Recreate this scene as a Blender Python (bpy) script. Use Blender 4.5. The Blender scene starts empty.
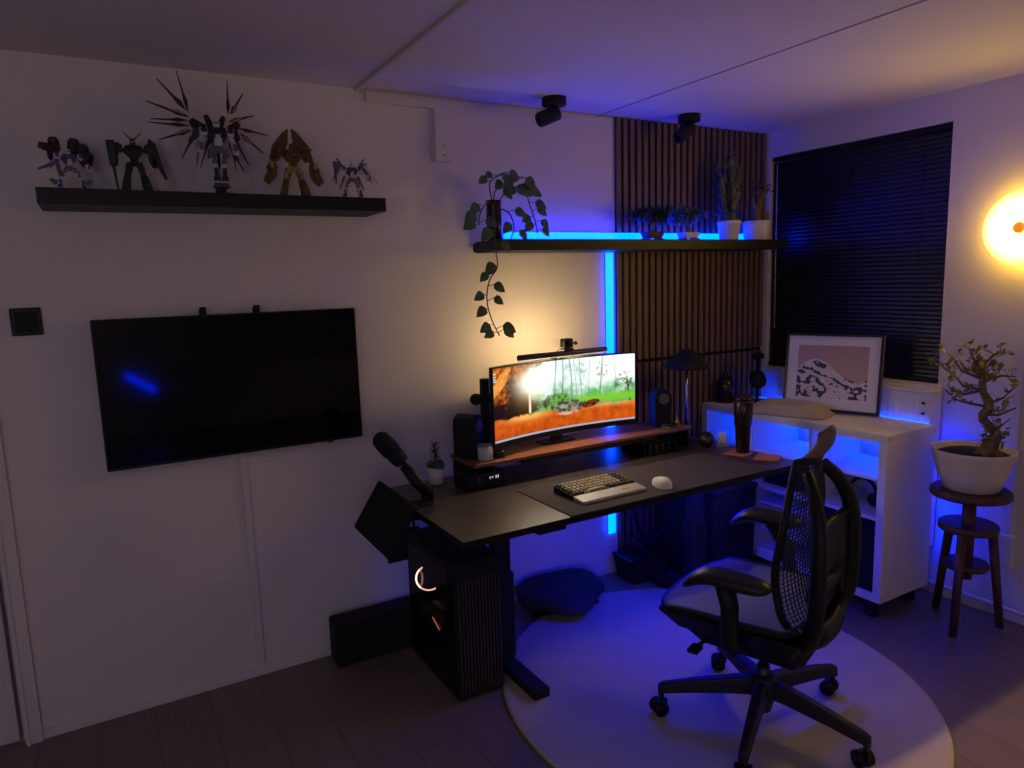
import bpy, bmesh, math, random
from mathutils import Vector, Matrix, Euler, noise
random.seed(7)
PI = math.pi
S = bpy.context.scene
C = S.collection

# ------------------------------------------------------------------ mesh builder
class MB:
    def __init__(s):
        s.v = []; s.f = []; s.sm = []; s.M = Matrix()
    def at(s, loc=(0, 0, 0), rot=(0, 0, 0), sc=1.0):
        s.M = Matrix.Translation(loc) @ Euler(rot).to_matrix().to_4x4() @ Matrix.Diagonal((sc, sc, sc, 1)) if not isinstance(sc, tuple) else \
            Matrix.Translation(loc) @ Euler(rot).to_matrix().to_4x4() @ Matrix.Diagonal((sc[0], sc[1], sc[2], 1))
        return s
    def add(s, vs, fs, smooth=False):
        n = len(s.v)
        s.v += [tuple(s.M @ Vector(p)) for p in vs]
        for f in fs:
            s.f.append([i + n for i in f]); s.sm.append(smooth)
        return s
    def box(s, a, b):
        x0, y0, z0 = a; x1, y1, z1 = b
        if x0 > x1: x0, x1 = x1, x0
        if y0 > y1: y0, y1 = y1, y0
        if z0 > z1: z0, z1 = z1, z0
        return s.add([(x0, y0, z0), (x1, y0, z0), (x1, y1, z0), (x0, y1, z0), (x0, y0, z1), (x1, y0, z1), (x1, y1, z1), (x0, y1, z1)],
                     [(0, 3, 2, 1), (4, 5, 6, 7), (0, 1, 5, 4), (1, 2, 6, 5), (2, 3, 7, 6), (3, 0, 4, 7)])
    def cbox(s, c, d):
        return s.box([c[i] - d[i] / 2 for i in range(3)], [c[i] + d[i] / 2 for i in range(3)])
    def taper(s, c0, d0, c1, d1):          # frustum between two rectangles (z levels in c)
        vs = []
        for c, d in ((c0, d0), (c1, d1)):
            for sx, sy in ((-1, -1), (1, -1), (1, 1), (-1, 1)):
                vs.append((c[0] + sx * d[0] / 2, c[1] + sy * d[1] / 2, c[2]))
        return s.add(vs, [(0, 3, 2, 1), (4, 5, 6, 7), (0, 1, 5, 4), (1, 2, 6, 5), (2, 3, 7, 6), (3, 0, 4, 7)])
    def lathe(s, prof, n=24, c=(0, 0, 0), caps=True, smooth=True, sx=1, sy=1):
        vs = []; fs = []
        for r, z in prof:
            for k in range(n):
                a = 2 * PI * k / n
                vs.append((c[0] + r * sx * math.cos(a), c[1] + r * sy * math.sin(a), c[2] + z))
        m = len(prof)
        for i in range(m - 1):
            for k in range(n):
                k2 = (k + 1) % n
                fs.append((i * n + k, i * n + k2, (i + 1) * n + k2, (i + 1) * n + k))
        s.add(vs, fs, smooth)
        if caps:
            b = len(s.v) - len(vs)
            if prof[0][0] > 1e-5: s.f.append([b + k for k in range(n)][::-1]); s.sm.append(False)
            if prof[-1][0] > 1e-5: s.f.append([b + (m - 1) * n + k for k in range(n)]); s.sm.append(False)
        return s
    def tube(s, pts, r, n=8, smooth=True, caps=True, flat=1.0):
        pts = [Vector(p) for p in pts]
        rs = r if isinstance(r, (list, tuple)) else [r] * len(pts)
        vs = []; fs = []; up = None
        for i, p in enumerate(pts):
            d = (pts[min(i + 1, len(pts) - 1)] - pts[max(i - 1, 0)])
            d = d.normalized() if d.length > 1e-9 else Vector((0, 0, 1))
            if up is None:
                up = Vector((0, 0, 1)) if abs(d.z) < .95 else Vector((1, 0, 0))
            u = (up - d * up.dot(d))
            u = u.normalized() if u.length > 1e-6 else d.orthogonal().normalized()
            up = u
            w = d.cross(u)
            for k in range(n):
                a = 2 * PI * k / n
                vs.append(tuple(p + (u * math.cos(a) * flat + w * math.sin(a)) * rs[i]))
        for i in range(len(pts) - 1):
            for k in range(n):
                k2 = (k + 1) % n
                fs.append((i * n + k, i * n + k2, (i + 1) * n + k2, (i + 1) * n + k))
        s.add(vs, fs, smooth)
        if caps:
            b = len(s.v) - len(vs); m = len(pts)
            s.f.append([b + k for k in range(n)][::-1]); s.sm.append(False)
            s.f.append([b + (m - 1) * n + k for k in range(n)]); s.sm.append(False)
        return s
    def taper_beam(s, secs):            # beam along +x: (x, z centre, width, height)
        vs = []; fs = []
        for x, z, w, h in secs:
            vs += [(x, -w / 2, z - h / 2), (x, w / 2, z - h / 2), (x, w * .38, z + h / 2), (x, -w * .38, z + h / 2)]
        for i in range(len(secs) - 1):
            a = i * 4
            for k in range(4): fs.append((a + k, a + (k + 1) % 4, a + 4 + (k + 1) % 4, a + 4 + k))
        n = (len(secs) - 1) * 4
        fs += [(3, 2, 1, 0), (n, n + 1, n + 2, n + 3)]
        return s.add(vs, fs)
    def ball(s, c, r, n=14, m=9):
        r = r if isinstance(r, (tuple, list)) else (r, r, r)
        vs = []; fs = []
        for i in range(m + 1):
            t = PI * i / m
            for k in range(n):
                a = 2 * PI * k / n
                vs.append((c[0] + r[0] * math.sin(t) * math.cos(a), c[1] + r[1] * math.sin(t) * math.sin(a), c[2] - r[2] * math.cos(t)))
        for i in range(m):
            for k in range(n):
                k2 = (k + 1) % n
                fs.append((i * n + k, i * n + k2, (i + 1) * n + k2, (i + 1) * n + k))
        return s.add(vs, fs, True)
    def prism(s, poly, a, b, axis='y', smooth=False):   # polygon in the other two axes, extruded a..b
        n = len(poly); vs = []
        for t in (a, b):
            for p in poly:
                vs.append({'y': (p[0], t, p[1]), 'x': (t, p[0], p[1]), 'z': (p[0], p[1], t)}[axis])
        fs = [list(range(n)), list(range(2 * n - 1, n - 1, -1))]
        fs += [(i, i + n, (i + 1) % n + n, (i + 1) % n) for i in range(n)]
        return s.add(vs, fs, smooth)
    def grid(s, fn, nu, nv, smooth=True):
        vs = [tuple(fn(i / nu, j / nv)) for j in range(nv + 1) for i in range(nu + 1)]
        fs = [(j * (nu + 1) + i, j * (nu + 1) + i + 1, (j + 1) * (nu + 1) + i + 1, (j + 1) * (nu + 1) + i) for j in range(nv) for i in range(nu)]
        return s.add(vs, fs, smooth)
    def leaf(s, p, d, up, L, W, fold=.25, droop=.2):
        p = Vector(p); d = Vector(d).normalized(); up = Vector(up)
        side = d.cross(up)
        side = side.normalized() if side.length > 1e-5 else d.orthogonal().normalized()
        up = side.cross(d).normalized()
        prof = [(0, .10), (.12, .42), (.35, .5), (.65, .36), (.88, .14), (1, .0)]
        vs = []; fs = []
        for t, w in prof:
            c = p + d * (L * t) - up * (L * droop * t * t)
            vs += [tuple(c - side * (W * w) + up * (W * w * fold)), tuple(c), tuple(c + side * (W * w) + up * (W * w * fold))]
        for i in range(len(prof) - 1):
            a = i * 3
            fs += [(a, a + 1, a + 4, a + 3), (a + 1, a + 2, a + 5, a + 4)]
        return s.add(vs, fs, True)
    def build(s, name, mat, parent=None, bevel=0, seg=2, loc=None, fix=True, thick=0, vcol=None):
        me = bpy.data.meshes.new(name)
        me.from_pydata(s.v, [], s.f); me.update()
        me.polygons.foreach_set('use_smooth', s.sm)
        if fix:
            bm = bmesh.new(); bm.from_mesh(me); bmesh.ops.recalc_face_normals(bm, faces=bm.faces); bm.to_mesh(me); bm.free()
        if vcol:
            a = me.color_attributes.new('Col', 'FLOAT_COLOR', 'POINT')
            for i, c in enumerate(vcol): a.data[i].color = (c[0], c[1], c[2], 1)
        me.materials.append(mat)
        o = bpy.data.objects.new(name, me); C.objects.link(o)
        if parent: o.parent = parent
        if loc: o.location = loc
        if thick:
            m = o.modifiers.new('solid', 'SOLIDIFY'); m.thickness = thick
        if bevel:
            m = o.modifiers.new('bevel', 'BEVEL'); m.width = bevel; m.segments = seg; m.limit_method = 'ANGLE'; m.angle_limit = math.radians(40)
            m.harden_normals = False
        return o

def tag(o, label=None, cat=None, group=None, kind=None):
    if label: o['label'] = label
    if cat: o['category'] = cat
    if group: o['group'] = group
    if kind: o['kind'] = kind
    return o
def thing(name, label, cat, loc=(0, 0, 0), rz=0, group=None):
    o = bpy.data.objects.new(name, None); C.objects.link(o)
    o.empty_display_size = .05
    o.location = loc; o.rotation_euler = (0, 0, rz)
    return tag(o, label, cat, group)

# ------------------------------------------------------------------ materials
def hexc(r, g, b):   # sRGB 0-255 -> linear
    f = lambda c: (c / 255 / 12.92) if c / 255 <= .04045 else ((c / 255 + .055) / 1.055) ** 2.4
    return (f(r), f(g), f(b), 1)
def mat(name, col, rough=.5, metal=0, var=.12, scale=30, bump=0, bscale=200, spec=.5, stretch=None, trans=0, coat=0, alpha=1):
    m = bpy.data.materials.new(name); m.use_nodes = True
    nt = m.node_tree; b = nt.nodes['Principled BSDF']
    b.inputs['Roughness'].default_value = rough; b.inputs['Metallic'].default_value = metal
    b.inputs['Specular IOR Level'].default_value = spec
    b.inputs['Transmission Weight'].default_value = trans
    b.inputs['Coat Weight'].default_value = coat
    b.inputs['Alpha'].default_value = alpha
    tc = nt.nodes.new('ShaderNodeTexCoord'); mp = nt.nodes.new('ShaderNodeMapping')
    nt.links.new(tc.outputs['Object'], mp.inputs['Vector'])
    if stretch: mp.inputs['Scale'].default_value = stretch
    nz = nt.nodes.new('ShaderNodeTexNoise'); nz.inputs['Scale'].default_value = scale; nz.inputs['Detail'].default_value = 4
    nt.links.new(mp.outputs['Vector'], nz.inputs['Vector'])
    mx = nt.nodes.new('ShaderNodeMix'); mx.data_type = 'RGBA'
    c = Vector(col[:3])
    mx.inputs['A'].default_value = (*(c * (1 - var)), 1); mx.inputs['B'].default_value = (*(c * (1 + var)), 1)
    nt.links.new(nz.outputs['Fac'], mx.inputs['Factor'])
    nt.links.new(mx.outputs['Result'], b.inputs['Base Color'])
    if bump:
        n2 = nt.nodes.new('ShaderNodeTexNoise'); n2.inputs['Scale'].default_value = bscale; n2.inputs['Detail'].default_value = 3
        nt.links.new(mp.outputs['Vector'], n2.inputs['Vector'])
        bp = nt.nodes.new('ShaderNodeBump'); bp.inputs['Strength'].default_value = bump; bp.inputs['Distance'].default_value = .002
        nt.links.new(n2.outputs['Fac'], bp.inputs['Height']); nt.links.new(bp.outputs['Normal'], b.inputs['Normal'])
    return m
def emit(name, col, strength, base=(0, 0, 0, 1)):
    m = bpy.data.materials.new(name); m.use_nodes = True
    b = m.node_tree.nodes['Principled BSDF']
    b.inputs['Base Color'].default_value = base
    b.inputs['Emission Color'].default_value = (*col, 1); b.inputs['Emission Strength'].default_value = strength
    return m

M = {}
M['wall'] = mat('wall_paint', hexc(214, 205, 203), .85, var=.03, scale=4, bump=.25, bscale=90)
M['ceil'] = mat('ceiling_paint', hexc(212, 206, 206), .8, var=.02, scale=3, bump=.1, bscale=60)
M['white'] = mat('white_lacquer', hexc(222, 216, 208), .42, var=.02)
M['whitep'] = mat('white_plastic', hexc(226, 220, 214), .45, var=.03)
M['trimw'] = mat('white_trim', hexc(210, 202, 200), .5, var=.02)
M['black'] = mat('black_plastic', hexc(12, 12, 14), .5, var=.2, bump=.05, spec=.35)
M['blackm'] = mat('matte_black', hexc(10, 10, 12), .75, var=.2, bump=.1)
M['gloss'] = mat('black_glass', (.001, .001, .0015, 1), .05, var=.1, spec=.22)
M['blackfab'] = mat('black_fabric', hexc(15, 15, 18), .95, var=.3, scale=300, bump=.5, bscale=700)
M['mat'] = mat('dark_grey_felt', hexc(62, 52, 52), .9, var=.1, scale=60, bump=.3, bscale=900)
M['desk'] = mat('desk_wood_glow_lit', hexc(56, 47, 40), .38, var=.75, scale=5, bump=.3, bscale=30, stretch=(.8, 7, 7), spec=.9)  # base lightened to stand in for warm wall glow reflected on top
M['desk_unlit'] = mat('desk_wood_unlit', hexc(9, 8, 8), .6, spec=.3, var=.3)  # same wood kept dark for sides outside the reflected glow
M['shelfblk'] = mat('black_brown_shelf', hexc(11, 9, 11), .5, spec=.4, var=.4, scale=8, stretch=(.6, 9, 9))
M['walnut'] = mat('walnut', hexc(128, 74, 48), .42, var=.3, scale=12, bump=.1, bscale=60, stretch=(.6, 9, 9))
M['slat'] = mat('walnut_slat', hexc(112, 86, 74), .6, var=.3, scale=14, bump=.2, bscale=60, stretch=(9, 9, .6))
M['dwood'] = mat('dark_red_wood', hexc(78, 42, 34), .5, var=.3, scale=14, stretch=(4, 4, 1))
M['cork'] = mat('coaster_leather', hexc(170, 100, 76), .7, var=.15, scale=60)
M['steel'] = mat('dark_metal', hexc(70, 70, 74), .35, metal=.8, var=.1)
M['chrome'] = mat('chrome', hexc(190, 190, 195), .2, metal=1, var=.05)
M['brass'] = mat('brass', hexc(200, 150, 70), .3, metal=1, var=.1)
M['gold'] = mat('gold_plastic', hexc(186, 158, 92), .28, metal=.75, var=.2)
M['golddark'] = mat('dark_gold', hexc(104, 84, 48), .36, metal=.7, var=.7, scale=90)
M['rug'] = mat('rug_wool', hexc(182, 172, 162), .97, var=.1, scale=9, bump=.8, bscale=260)
M['chairp'] = mat('graphite_plastic', hexc(16, 16, 20), .55, var=.1, bump=.05, spec=.35)
M['chairpad'] = mat('soft_armpad', hexc(32, 30, 32), .42, spec=.4, var=.08)
M['chairseat'] = mat('seat_mesh_fabric', hexc(104, 102, 88), .75, var=.15, scale=200, bump=.6, bscale=500)
M['chairmesh'] = mat('back_mesh', hexc(40, 40, 50), .65, var=.1)
M['leather'] = mat('tan_leather', hexc(120, 98, 84), .5, var=.1, bump=.2)
M['base'] = mat('chair_base', hexc(38, 34, 46), .5, spec=.35, var=.1)
M['cush'] = mat('beige_linen', hexc(176, 162, 148), .95, var=.08, scale=60, bump=.6, bscale=260)
M['pot'] = mat('cream_ceramic', hexc(212, 202, 182), .5, var=.04, scale=8)
M['potw'] = mat('white_ceramic', hexc(222, 216, 206), .35, var=.03)
M['soil'] = mat('soil', hexc(54, 38, 30), .95, var=.5, scale=80, bump=1, bscale=150)
M['bark'] = mat('bark', hexc(124, 98, 74), .85, var=.5, scale=40, bump=1, bscale=90)
M['leaf'] = mat('bonsai_leaf', hexc(140, 134, 66), .45, var=.5, scale=14)
M['vine'] = mat('pothos_leaf', hexc(66, 92, 56), .42, var=1.0, scale=30)
M['stem'] = mat('green_stem', hexc(84, 74, 48), .6, var=.2)
M['cactus'] = mat('cactus_green', hexc(104, 108, 84), .6, var=.35, scale=60, bump=.4)
M['darkleaf'] = mat('dark_leaf', hexc(52, 78, 52), .5, var=.4)
M['blind'] = mat('black_blind_slat', hexc(17, 17, 24), .34, var=.1, spec=.6)
M['glass'] = mat('night_glass', (.003, .003, .006, 1), .05, var=.05)
M['clear'] = mat('clear_glass', (.8, .84, .88, 1), .08, var=.02, alpha=.28)
M['amber'] = mat('amber_glass', hexc(190, 110, 40), .15, var=.1, trans=.5)
M['smoke'] = mat('smoked_brown_glass', hexc(42, 20, 18), .18, var=.1)
M['wax'] = mat('candle_wax', hexc(214, 202, 184), .6, var=.03)
M['radi'] = mat('radiator_enamel', hexc(222, 214, 206), .4, var=.02)
M['keyc'] = mat('beige_keycap', hexc(158, 140, 112), .6, var=.1)
M['keyd'] = mat('dark_keycap', hexc(48, 44, 40), .6, var=.1)
M['rest'] = mat('silver_wrist_rest', hexc(186, 176, 160), .4, metal=.2, var=.05)
M['rw'] = mat('robot_white', hexc(190, 186, 196), .45, var=.1)
M['rp'] = mat('robot_purple', hexc(78, 62, 118), .45, var=.15)
M['rb'] = mat('robot_black', hexc(9, 9, 12), .5, var=.2)
M['rg'] = mat('robot_grey', hexc(92, 90, 98), .45, var=.15)
M['rr'] = mat('robot_dark_red', hexc(38, 18, 22), .5, var=.2)
M['rgreen'] = mat('robot_visor_green', hexc(120, 190, 90), .3, var=.1)
M['rblue'] = mat('robot_blue', hexc(48, 58, 110), .4, var=.1)

BLUE = (.0, .018, 1.0)
M['led'] = emit('blue_led', BLUE, 36)
M['ledu'] = emit('added_blue_under', (0, .004, 1), 75)
M['led2'] = emit('blue_led_cabinet', (.0, .04, 1.0), 44)
M['led3'] = emit('blue_led_dim', (.0, .06, 1.0), 7)
M['ledv'] = emit('blue_led_vertical', (.0, .052, 1.0), 13)
M['ring'] = emit('fan_ring_light', (1, .55, .42), 2.4)
M['orange'] = emit('orange_light_bar', (1, .3, .12), .8)
M['barlamp'] = emit('light_bar_front', (1, .86, .64), 1.5)
M['barback'] = emit('light_bar_back', (1, .70, .30), 200)
M['digits'] = emit('display_digits', (.6, .8, 1), .7)
M['standby'] = emit('standby_light', (.8, .02, .05), .6)

# floor planks
def floor_mat():
    m = mat('laminate_floor', hexc(120, 106, 98), .42, var=.25, scale=7, stretch=(8, .5, 1), bump=.1, bscale=40)
    nt = m.node_tree; b = nt.nodes['Principled BSDF']
    tc = nt.nodes.new('ShaderNodeTexCoord'); mp = nt.nodes.new('ShaderNodeMapping'); mp.inputs['Rotation'].default_value = (0, 0, PI / 2)
    br = nt.nodes.new('ShaderNodeTexBrick'); br.offset = .37
    br.inputs['Scale'].default_value = 1; br.inputs['Brick Width'].default_value = 1.3; br.inputs['Row Height'].default_value = .19
    br.inputs['Mortar Size'].default_value = .0022; br.inputs['Mortar'].default_value = (.55, .55, .55, 1)
    br.inputs['Color1'].default_value = (1, 1, 1, 1); br.inputs['Color2'].default_value = (.90, .89, .88, 1)
    nt.links.new(tc.outputs['Object'], mp.inputs['Vector']); nt.links.new(mp.outputs['Vector'], br.inputs['Vector'])
    mx = nt.nodes.new('ShaderNodeMix'); mx.data_type = 'RGBA'; mx.blend_type = 'MULTIPLY'; mx.inputs['Factor'].default_value = 1
    src = b.inputs['Base Color'].links[0].from_socket
    nt.links.new(src, mx.inputs['A']); nt.links.new(br.outputs['Color'], mx.inputs['B']); nt.links.new(mx.outputs['Result'], b.inputs['Base Color'])
    return m
M['floor'] = floor_mat()
def attr_mat(name, emission):
    m = bpy.data.materials.new(name); m.use_nodes = True
    nt = m.node_tree; b = nt.nodes['Principled BSDF']; a = nt.nodes.new('ShaderNodeAttribute'); a.attribute_name = 'Col'
    if emission:
        b.inputs['Base Color'].default_value = (0, 0, 0, 1); b.inputs['Roughness'].default_value = .3; b.inputs['Specular IOR Level'].default_value = .08
        nt.links.new(a.outputs['Color'], b.inputs['Emission Color']); b.inputs['Emission Strength'].default_value = emission
    else:
        nt.links.new(a.outputs['Color'], b.inputs['Base Color']); b.inputs['Roughness'].default_value = .5
        b.inputs['Coat Weight'].default_value = 1; b.inputs['Coat Roughness'].default_value = .06
    return m

# ------------------------------------------------------------------ room shell
H = 2.4
def struct(name, mb, m, label=None, parent=None, bevel=0, cat=None):
    o = mb.build(name, m, parent, bevel=bevel)
    if not parent: tag(o, label, cat or name.split('_')[0], kind='structure')
    return o
struct('floor', MB().box((-5, -6, -.1), (.0, 0, 0)), M['floor'], 'brown laminate plank floor of the room')
struct('ceiling', MB().box((-5.1, -6.1, H), (.2, .1, H + .1)), M['ceil'], 'white plastered ceiling with panel joints')
struct('wall_back', MB().box((-3.84, 0, -.1), (.2, .15, H)).box((-5.1, 0, 2.12), (-3.84, .15, H)).box((-5.1, .06, -.1), (-3.84, .15, 2.12)), M['wall'], 'off white wall behind the desk and shelves')
struct('wall_left', MB().box((-5.1, -6, -.1), (-5, 0, H)), M['wall'], 'white wall left of the viewer')
struct('wall_front', MB().box((-5.1, -6.1, -.1), (.2, -6, H)), M['wall'], 'white wall behind the viewer')
WY0, WY1, WZ0, WZ1 = -1.058, -.036, 1.045, 2.263
w = MB().box((0, -6, -.1), (.2, WY0, H)).box((0, WY1, -.1), (.2, .0, H)).box((0, WY0, -.1), (.2, WY1, WZ0)).box((0, WY0, WZ1), (.2, WY1, H))
struct('wall_right', w, M['wall'], 'off white window wall on the right')
# window: dark glass behind the blind, white frame, sill
win = thing('window_1', 'dark window set in the right wall behind the black blind', 'window', (.14, -.547, WZ0)); win['kind'] = 'structure'
MB().box((.02, -.50, 0), (.03, .50, 1.2)).build('window_pane', M['glass'], win)
f = MB()
for a, b in (((0, -.509, .0), (.06, -.46, 1.215)), ((0, .46, 0), (.06, .509, 1.215)), ((0, -.46, 0), (.06, .46, .06)), ((0, -.46, 1.155), (.06, .46, 1.215))):
    f.box(a, b)
f.build('window_frame', M['trimw'], win, bevel=.004)
struct('trim_1', MB().box((-.045, WY0 - .02, WZ0 - .035), (.19, WY1 , WZ0 - .003)), M['trimw'], 'white window sill under the black blind', bevel=.005, cat='window sill')
# door beyond the left end of the back wall
dr = thing('door_1', 'white door leaf at the left end of the back wall', 'door', (-4.4, 0, 0)); dr['kind'] = 'structure'
MB().box((-.55, .01, .012), (.545, .05, 2.08)).build('door_leaf', M['trimw'], dr, bevel=.003)
hd = MB(); hd.tube([(-.45, -.045, 1.05), (-.33, -.045, 1.05)], .009); hd.tube([(-.45, .01, 1.05), (-.45, -.045, 1.05)], .01)
hd.build('door_handle', M['chrome'], dr)
struct('trim_2', MB().box((-3.835, -.018, 0), (-3.785, 0, 2.14)).box((-3.83, -.026, 0), (-3.822, -.018, 2.14)).box((-5, -.018, 2.09), (-3.835, 0, 2.14)), M['trimw'], 'white door casing at the left edge of the back wall', cat='door casing')
struct('baseboard_back', MB().box((-3.785, -.010, 0), (-.0, 0, .036)), M['trimw'], 'low white baseboard along the back wall', bevel=.003)
struct('baseboard_right', MB().box((-.014, -6, 0), (0, -.014, .05)), M['trimw'], 'low white baseboard along the right wall', bevel=.003)
# ceiling seams: one raised trunking strip and a fine joint
struct('trim_3', MB().box((-2.462, -6, H - .012), (-2.442, -.0, H)), M['trimw'], 'narrow raised strip across the ceiling above the television wall', cat='ceiling strip')
struct('trim_4', MB().box((-1.222, -6, H - .003), (-1.214, 0, H)), mat('joint_grey', hexc(172, 164, 170), .9), 'fine ceiling joint line running toward the slatted panel', cat='ceiling joint')
# white trunking along the wall top with junction box
t = thing('cable_trunking', 'white cable trunking along the wall top with a square junction box', 'cable trunking', (-2.42, 0, H))
MB().box((0, -.016, -.05), (1.28, 0, -.012)).build('top_duct', M['trimw'], t, bevel=.002)
MB().box((.303, -.018, -.18), (.320, 0, -.05)).build('drop_duct', M['trimw'], t, bevel=.002)
jb = MB().box((.285, -.055, -.275), (.365, 0, -.18)).build('junction_box', M['trimw'], t, bevel=.004)
for sz in (-.21, -.25): MB().at((.325, -.055, sz), (PI / 2, 0, 0)).lathe([(.0035, 0), (.0035, .003)], 10).build('screw', M['steel'], jb)
tag(MB().box((-3.03, -.012, .055), (-3.0, 0, 1.0)).build('cable_cover', M['trimw'], bevel=.003), 'white vertical cable cover on the wall under the television', 'cable cover')
# pipe and socket on the right wall
tag(MB().tube([(-.035, -.10, .07), (-.035, -3.2, .05)], .011, 10).build('heating_pipe', M['trimw']), 'white heating pipe along the foot of the right wall', 'pipe')
cd = thing('wall_socket', 'white socket box with riser duct on wall beside the plant stool', 'socket', (0, -1.41, 0))
MB().box((-.04, -.032, .25), (0, .032, .40)).build('socket_box', M['trimw'], cd, bevel=.005)
MB().box((-.018, -.012, .40), (0, .012, 1.30)).build('duct', M['trimw'], cd)

# ------------------------------------------------------------------ light switch
t = thing('light_switch', 'square black light switch on the wall left of the television', 'switch', (-3.672, 0, 1.515))
MB().box((-.045, -.012, -.047), (.045, 0, .047)).build('switch_plate', M['black'], t, bevel=.004)
MB().box((-.032, -.020, -.034), (.032, -.010, .034)).build('rocker', M['blackm'], t, bevel=.003)

# ------------------------------------------------------------------ television
t = thing('television', 'large black flat wall television switched off with glossy screen', 'television', (-3.012, -.06, .966))
MB().box((-.474, -.004, 0), (.474, .03, .545)).build('tv_body', M['black'], t, bevel=.004)
MB().box((-.468, -.0065, .012), (.468, -.003, .539)).build('screen', M['gloss'], t)
for x in (-.105, .09):
    b = MB().box((x - .011, .028, .05), (x + .011, .056, .565))
    b.box((x - .011, .020, .54), (x - .006, .03, .572)).box((x + .006, .020, .54), (x + .011, .03, .572)).box((x - .011, .020, .566), (x + .011, .03, .574))
    b.build('wall_bracket', M['blackm'], t)
MB().box((.325, -.008, -.006), (.345, .01, .002)).build('receiver_bump', M['black'], t)
MB().at((.335, -.0085, -.002), (PI / 2, 0, 0)).lathe([(.002, 0), (.002, .001)], 8).build('standby_light', M['standby'], t)

# ------------------------------------------------------------------ floating shelves
def shelf(x0, x1, z1, label):
    t = thing('floating_shelf', label, 'shelf', ((x0 + x1) / 2, 0, z1))
    w = (x1 - x0) / 2
    MB().box((-w, -.265, -.05), (w, -.022, 0)).build('shelf_board', M['shelfblk'], t, bevel=.002)
    MB().box((-w + .0, -.022, -.045), ((w - .0) if z1 > 1.9 else (-1.125 - (x0 + x1) / 2), 0, -.005)).build('mounting_rail', M['blackm'], t)
    return t
shelf(-3.586, -2.452, 1.934, 'black floating shelf at left carrying five robot figurines')
shelf(-1.942, -.12, 1.781, 'long black floating shelf over the desk carrying potted plants')

# ------------------------------------------------------------------ slatted wood panels
def slats(z0, z1, label):
    t = thing('slat_panel', label, 'wall panel', (-.568, 0, z0), group=None)
    h = z1 - z0
    MB().box((-.55, -.009, 0), (.55, 0, h)).build('felt_backing', M['blackfab'], t)
    if z0 < 1: h -= .018
    s = MB()
    n = 25
    for i in range(n):
        x = -.55 + .0135 + i * (1.1 - .027) / (n - 1)
        s.box((x - .0135, -.021, 0), (x + .0135, -.009, h))
    s.build('slats', M['slat'], t, bevel=.001, seg=1)
slats(1.162, 2.398, 'upper walnut slat panel reaching from ceiling down to the joint')
slats(.08, 1.1605, 'lower walnut slat panel below the dark joint behind speaker and lamp')

# ------------------------------------------------------------------ LED strips
def ledbar(name, a, b, m, label, ch=None):
    c = [(a[i] + b[i]) / 2 for i in range(3)]
    t = thing(name, label, 'light strip', c)
    d = [abs(b[i] - a[i]) for i in range(3)]
    MB().cbox((0, 0, 0), d).build('diffuser', m, t)
    if ch: MB().cbox(ch[0], ch[1]).build('channel', M['blackm'], t)
ledbar('light_strip', (-1.80, -.045, 1.783), (-.17, -.030, 1.826), M['led'], 'horizontal blue light strip glowing behind plants on long shelf', ((0, .011, 0), (1.63, .006, .045)))
ledbar('light_strip', (-1.188, -.018, .228), (-1.146, -.006, 1.728), M['ledv'], 'vertical blue light strip along the left edge of slat panels', ((0, .008, 0), (.044, .004, 1.5)))
KX, KY0, KY1, KZ0, KZ1 = -.514, -1.133, .0, .088, .874
KY1 = -.0225
ledbar('light_strip', (-.124, -1.09, .868), (-.114, -.10, .874), M['led3'], 'thin blue light strip between white shelving unit and radiator')
ledbar('light_strip', (-.150, -1.07, .818), (-.135, -.02, .834), M['led2'], 'blue light strip under the top board inside the white shelving unit')

ledbar('light_strip', (-1.55, -.71, .700), (-.85, -.665, .7145), M['ledu'], 'hidden blue light strip added under the desktop to throw blue onto the rug')  # out-of-sight strip added to deepen the blue on rug and floor
ledbar('light_strip', (-.1285, -1.110, .25), (-.122, -1.085, .80), M['led'], 'hidden blue light strip added behind shelving unit to light the wall by the bonsai')  # unseen strip added for the blue glow on the wall
# ------------------------------------------------------------------ ceiling spotlights
def spot(x, y, yaw, pitch, label):
    t = thing('ceiling_spotlight', label, 'spotlight', (x, y, H), yaw, group='black ceiling spotlights')
    MB().lathe([(.052, -.034), (.055, -.030), (.055, 0)], 28).build('ceiling_base', M['blackm'], t)
    MB().tube([(0, 0, -.03), (0, 0, -.062)], .017, 12).ball((0, 0, -.065), .02).build('joint', M['blackm'], t)
    h = MB(); h.at((0, 0, -.068), (0, pitch, 0)); h.lathe([(.030, -.02), (.033, -.012), (.033, .075), (.028, .083), (.024, .083), (.024, .070)], 24)
    h.build('lamp_head', M['blackm'], t)
    h = MB(); h.at((0, 0, -.068), (0, pitch, 0)); h.lathe([(.023, .068), (.023, .071)], 20); h.build('lens', M['gloss'], t)
spot(-1.615, -.20, PI * .92, 1.95, 'left black ceiling spotlight tilted toward the figurine shelf')
spot(-.79, -.19, PI * .92, 2.2, 'right black ceiling spotlight above the slat panel')

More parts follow.
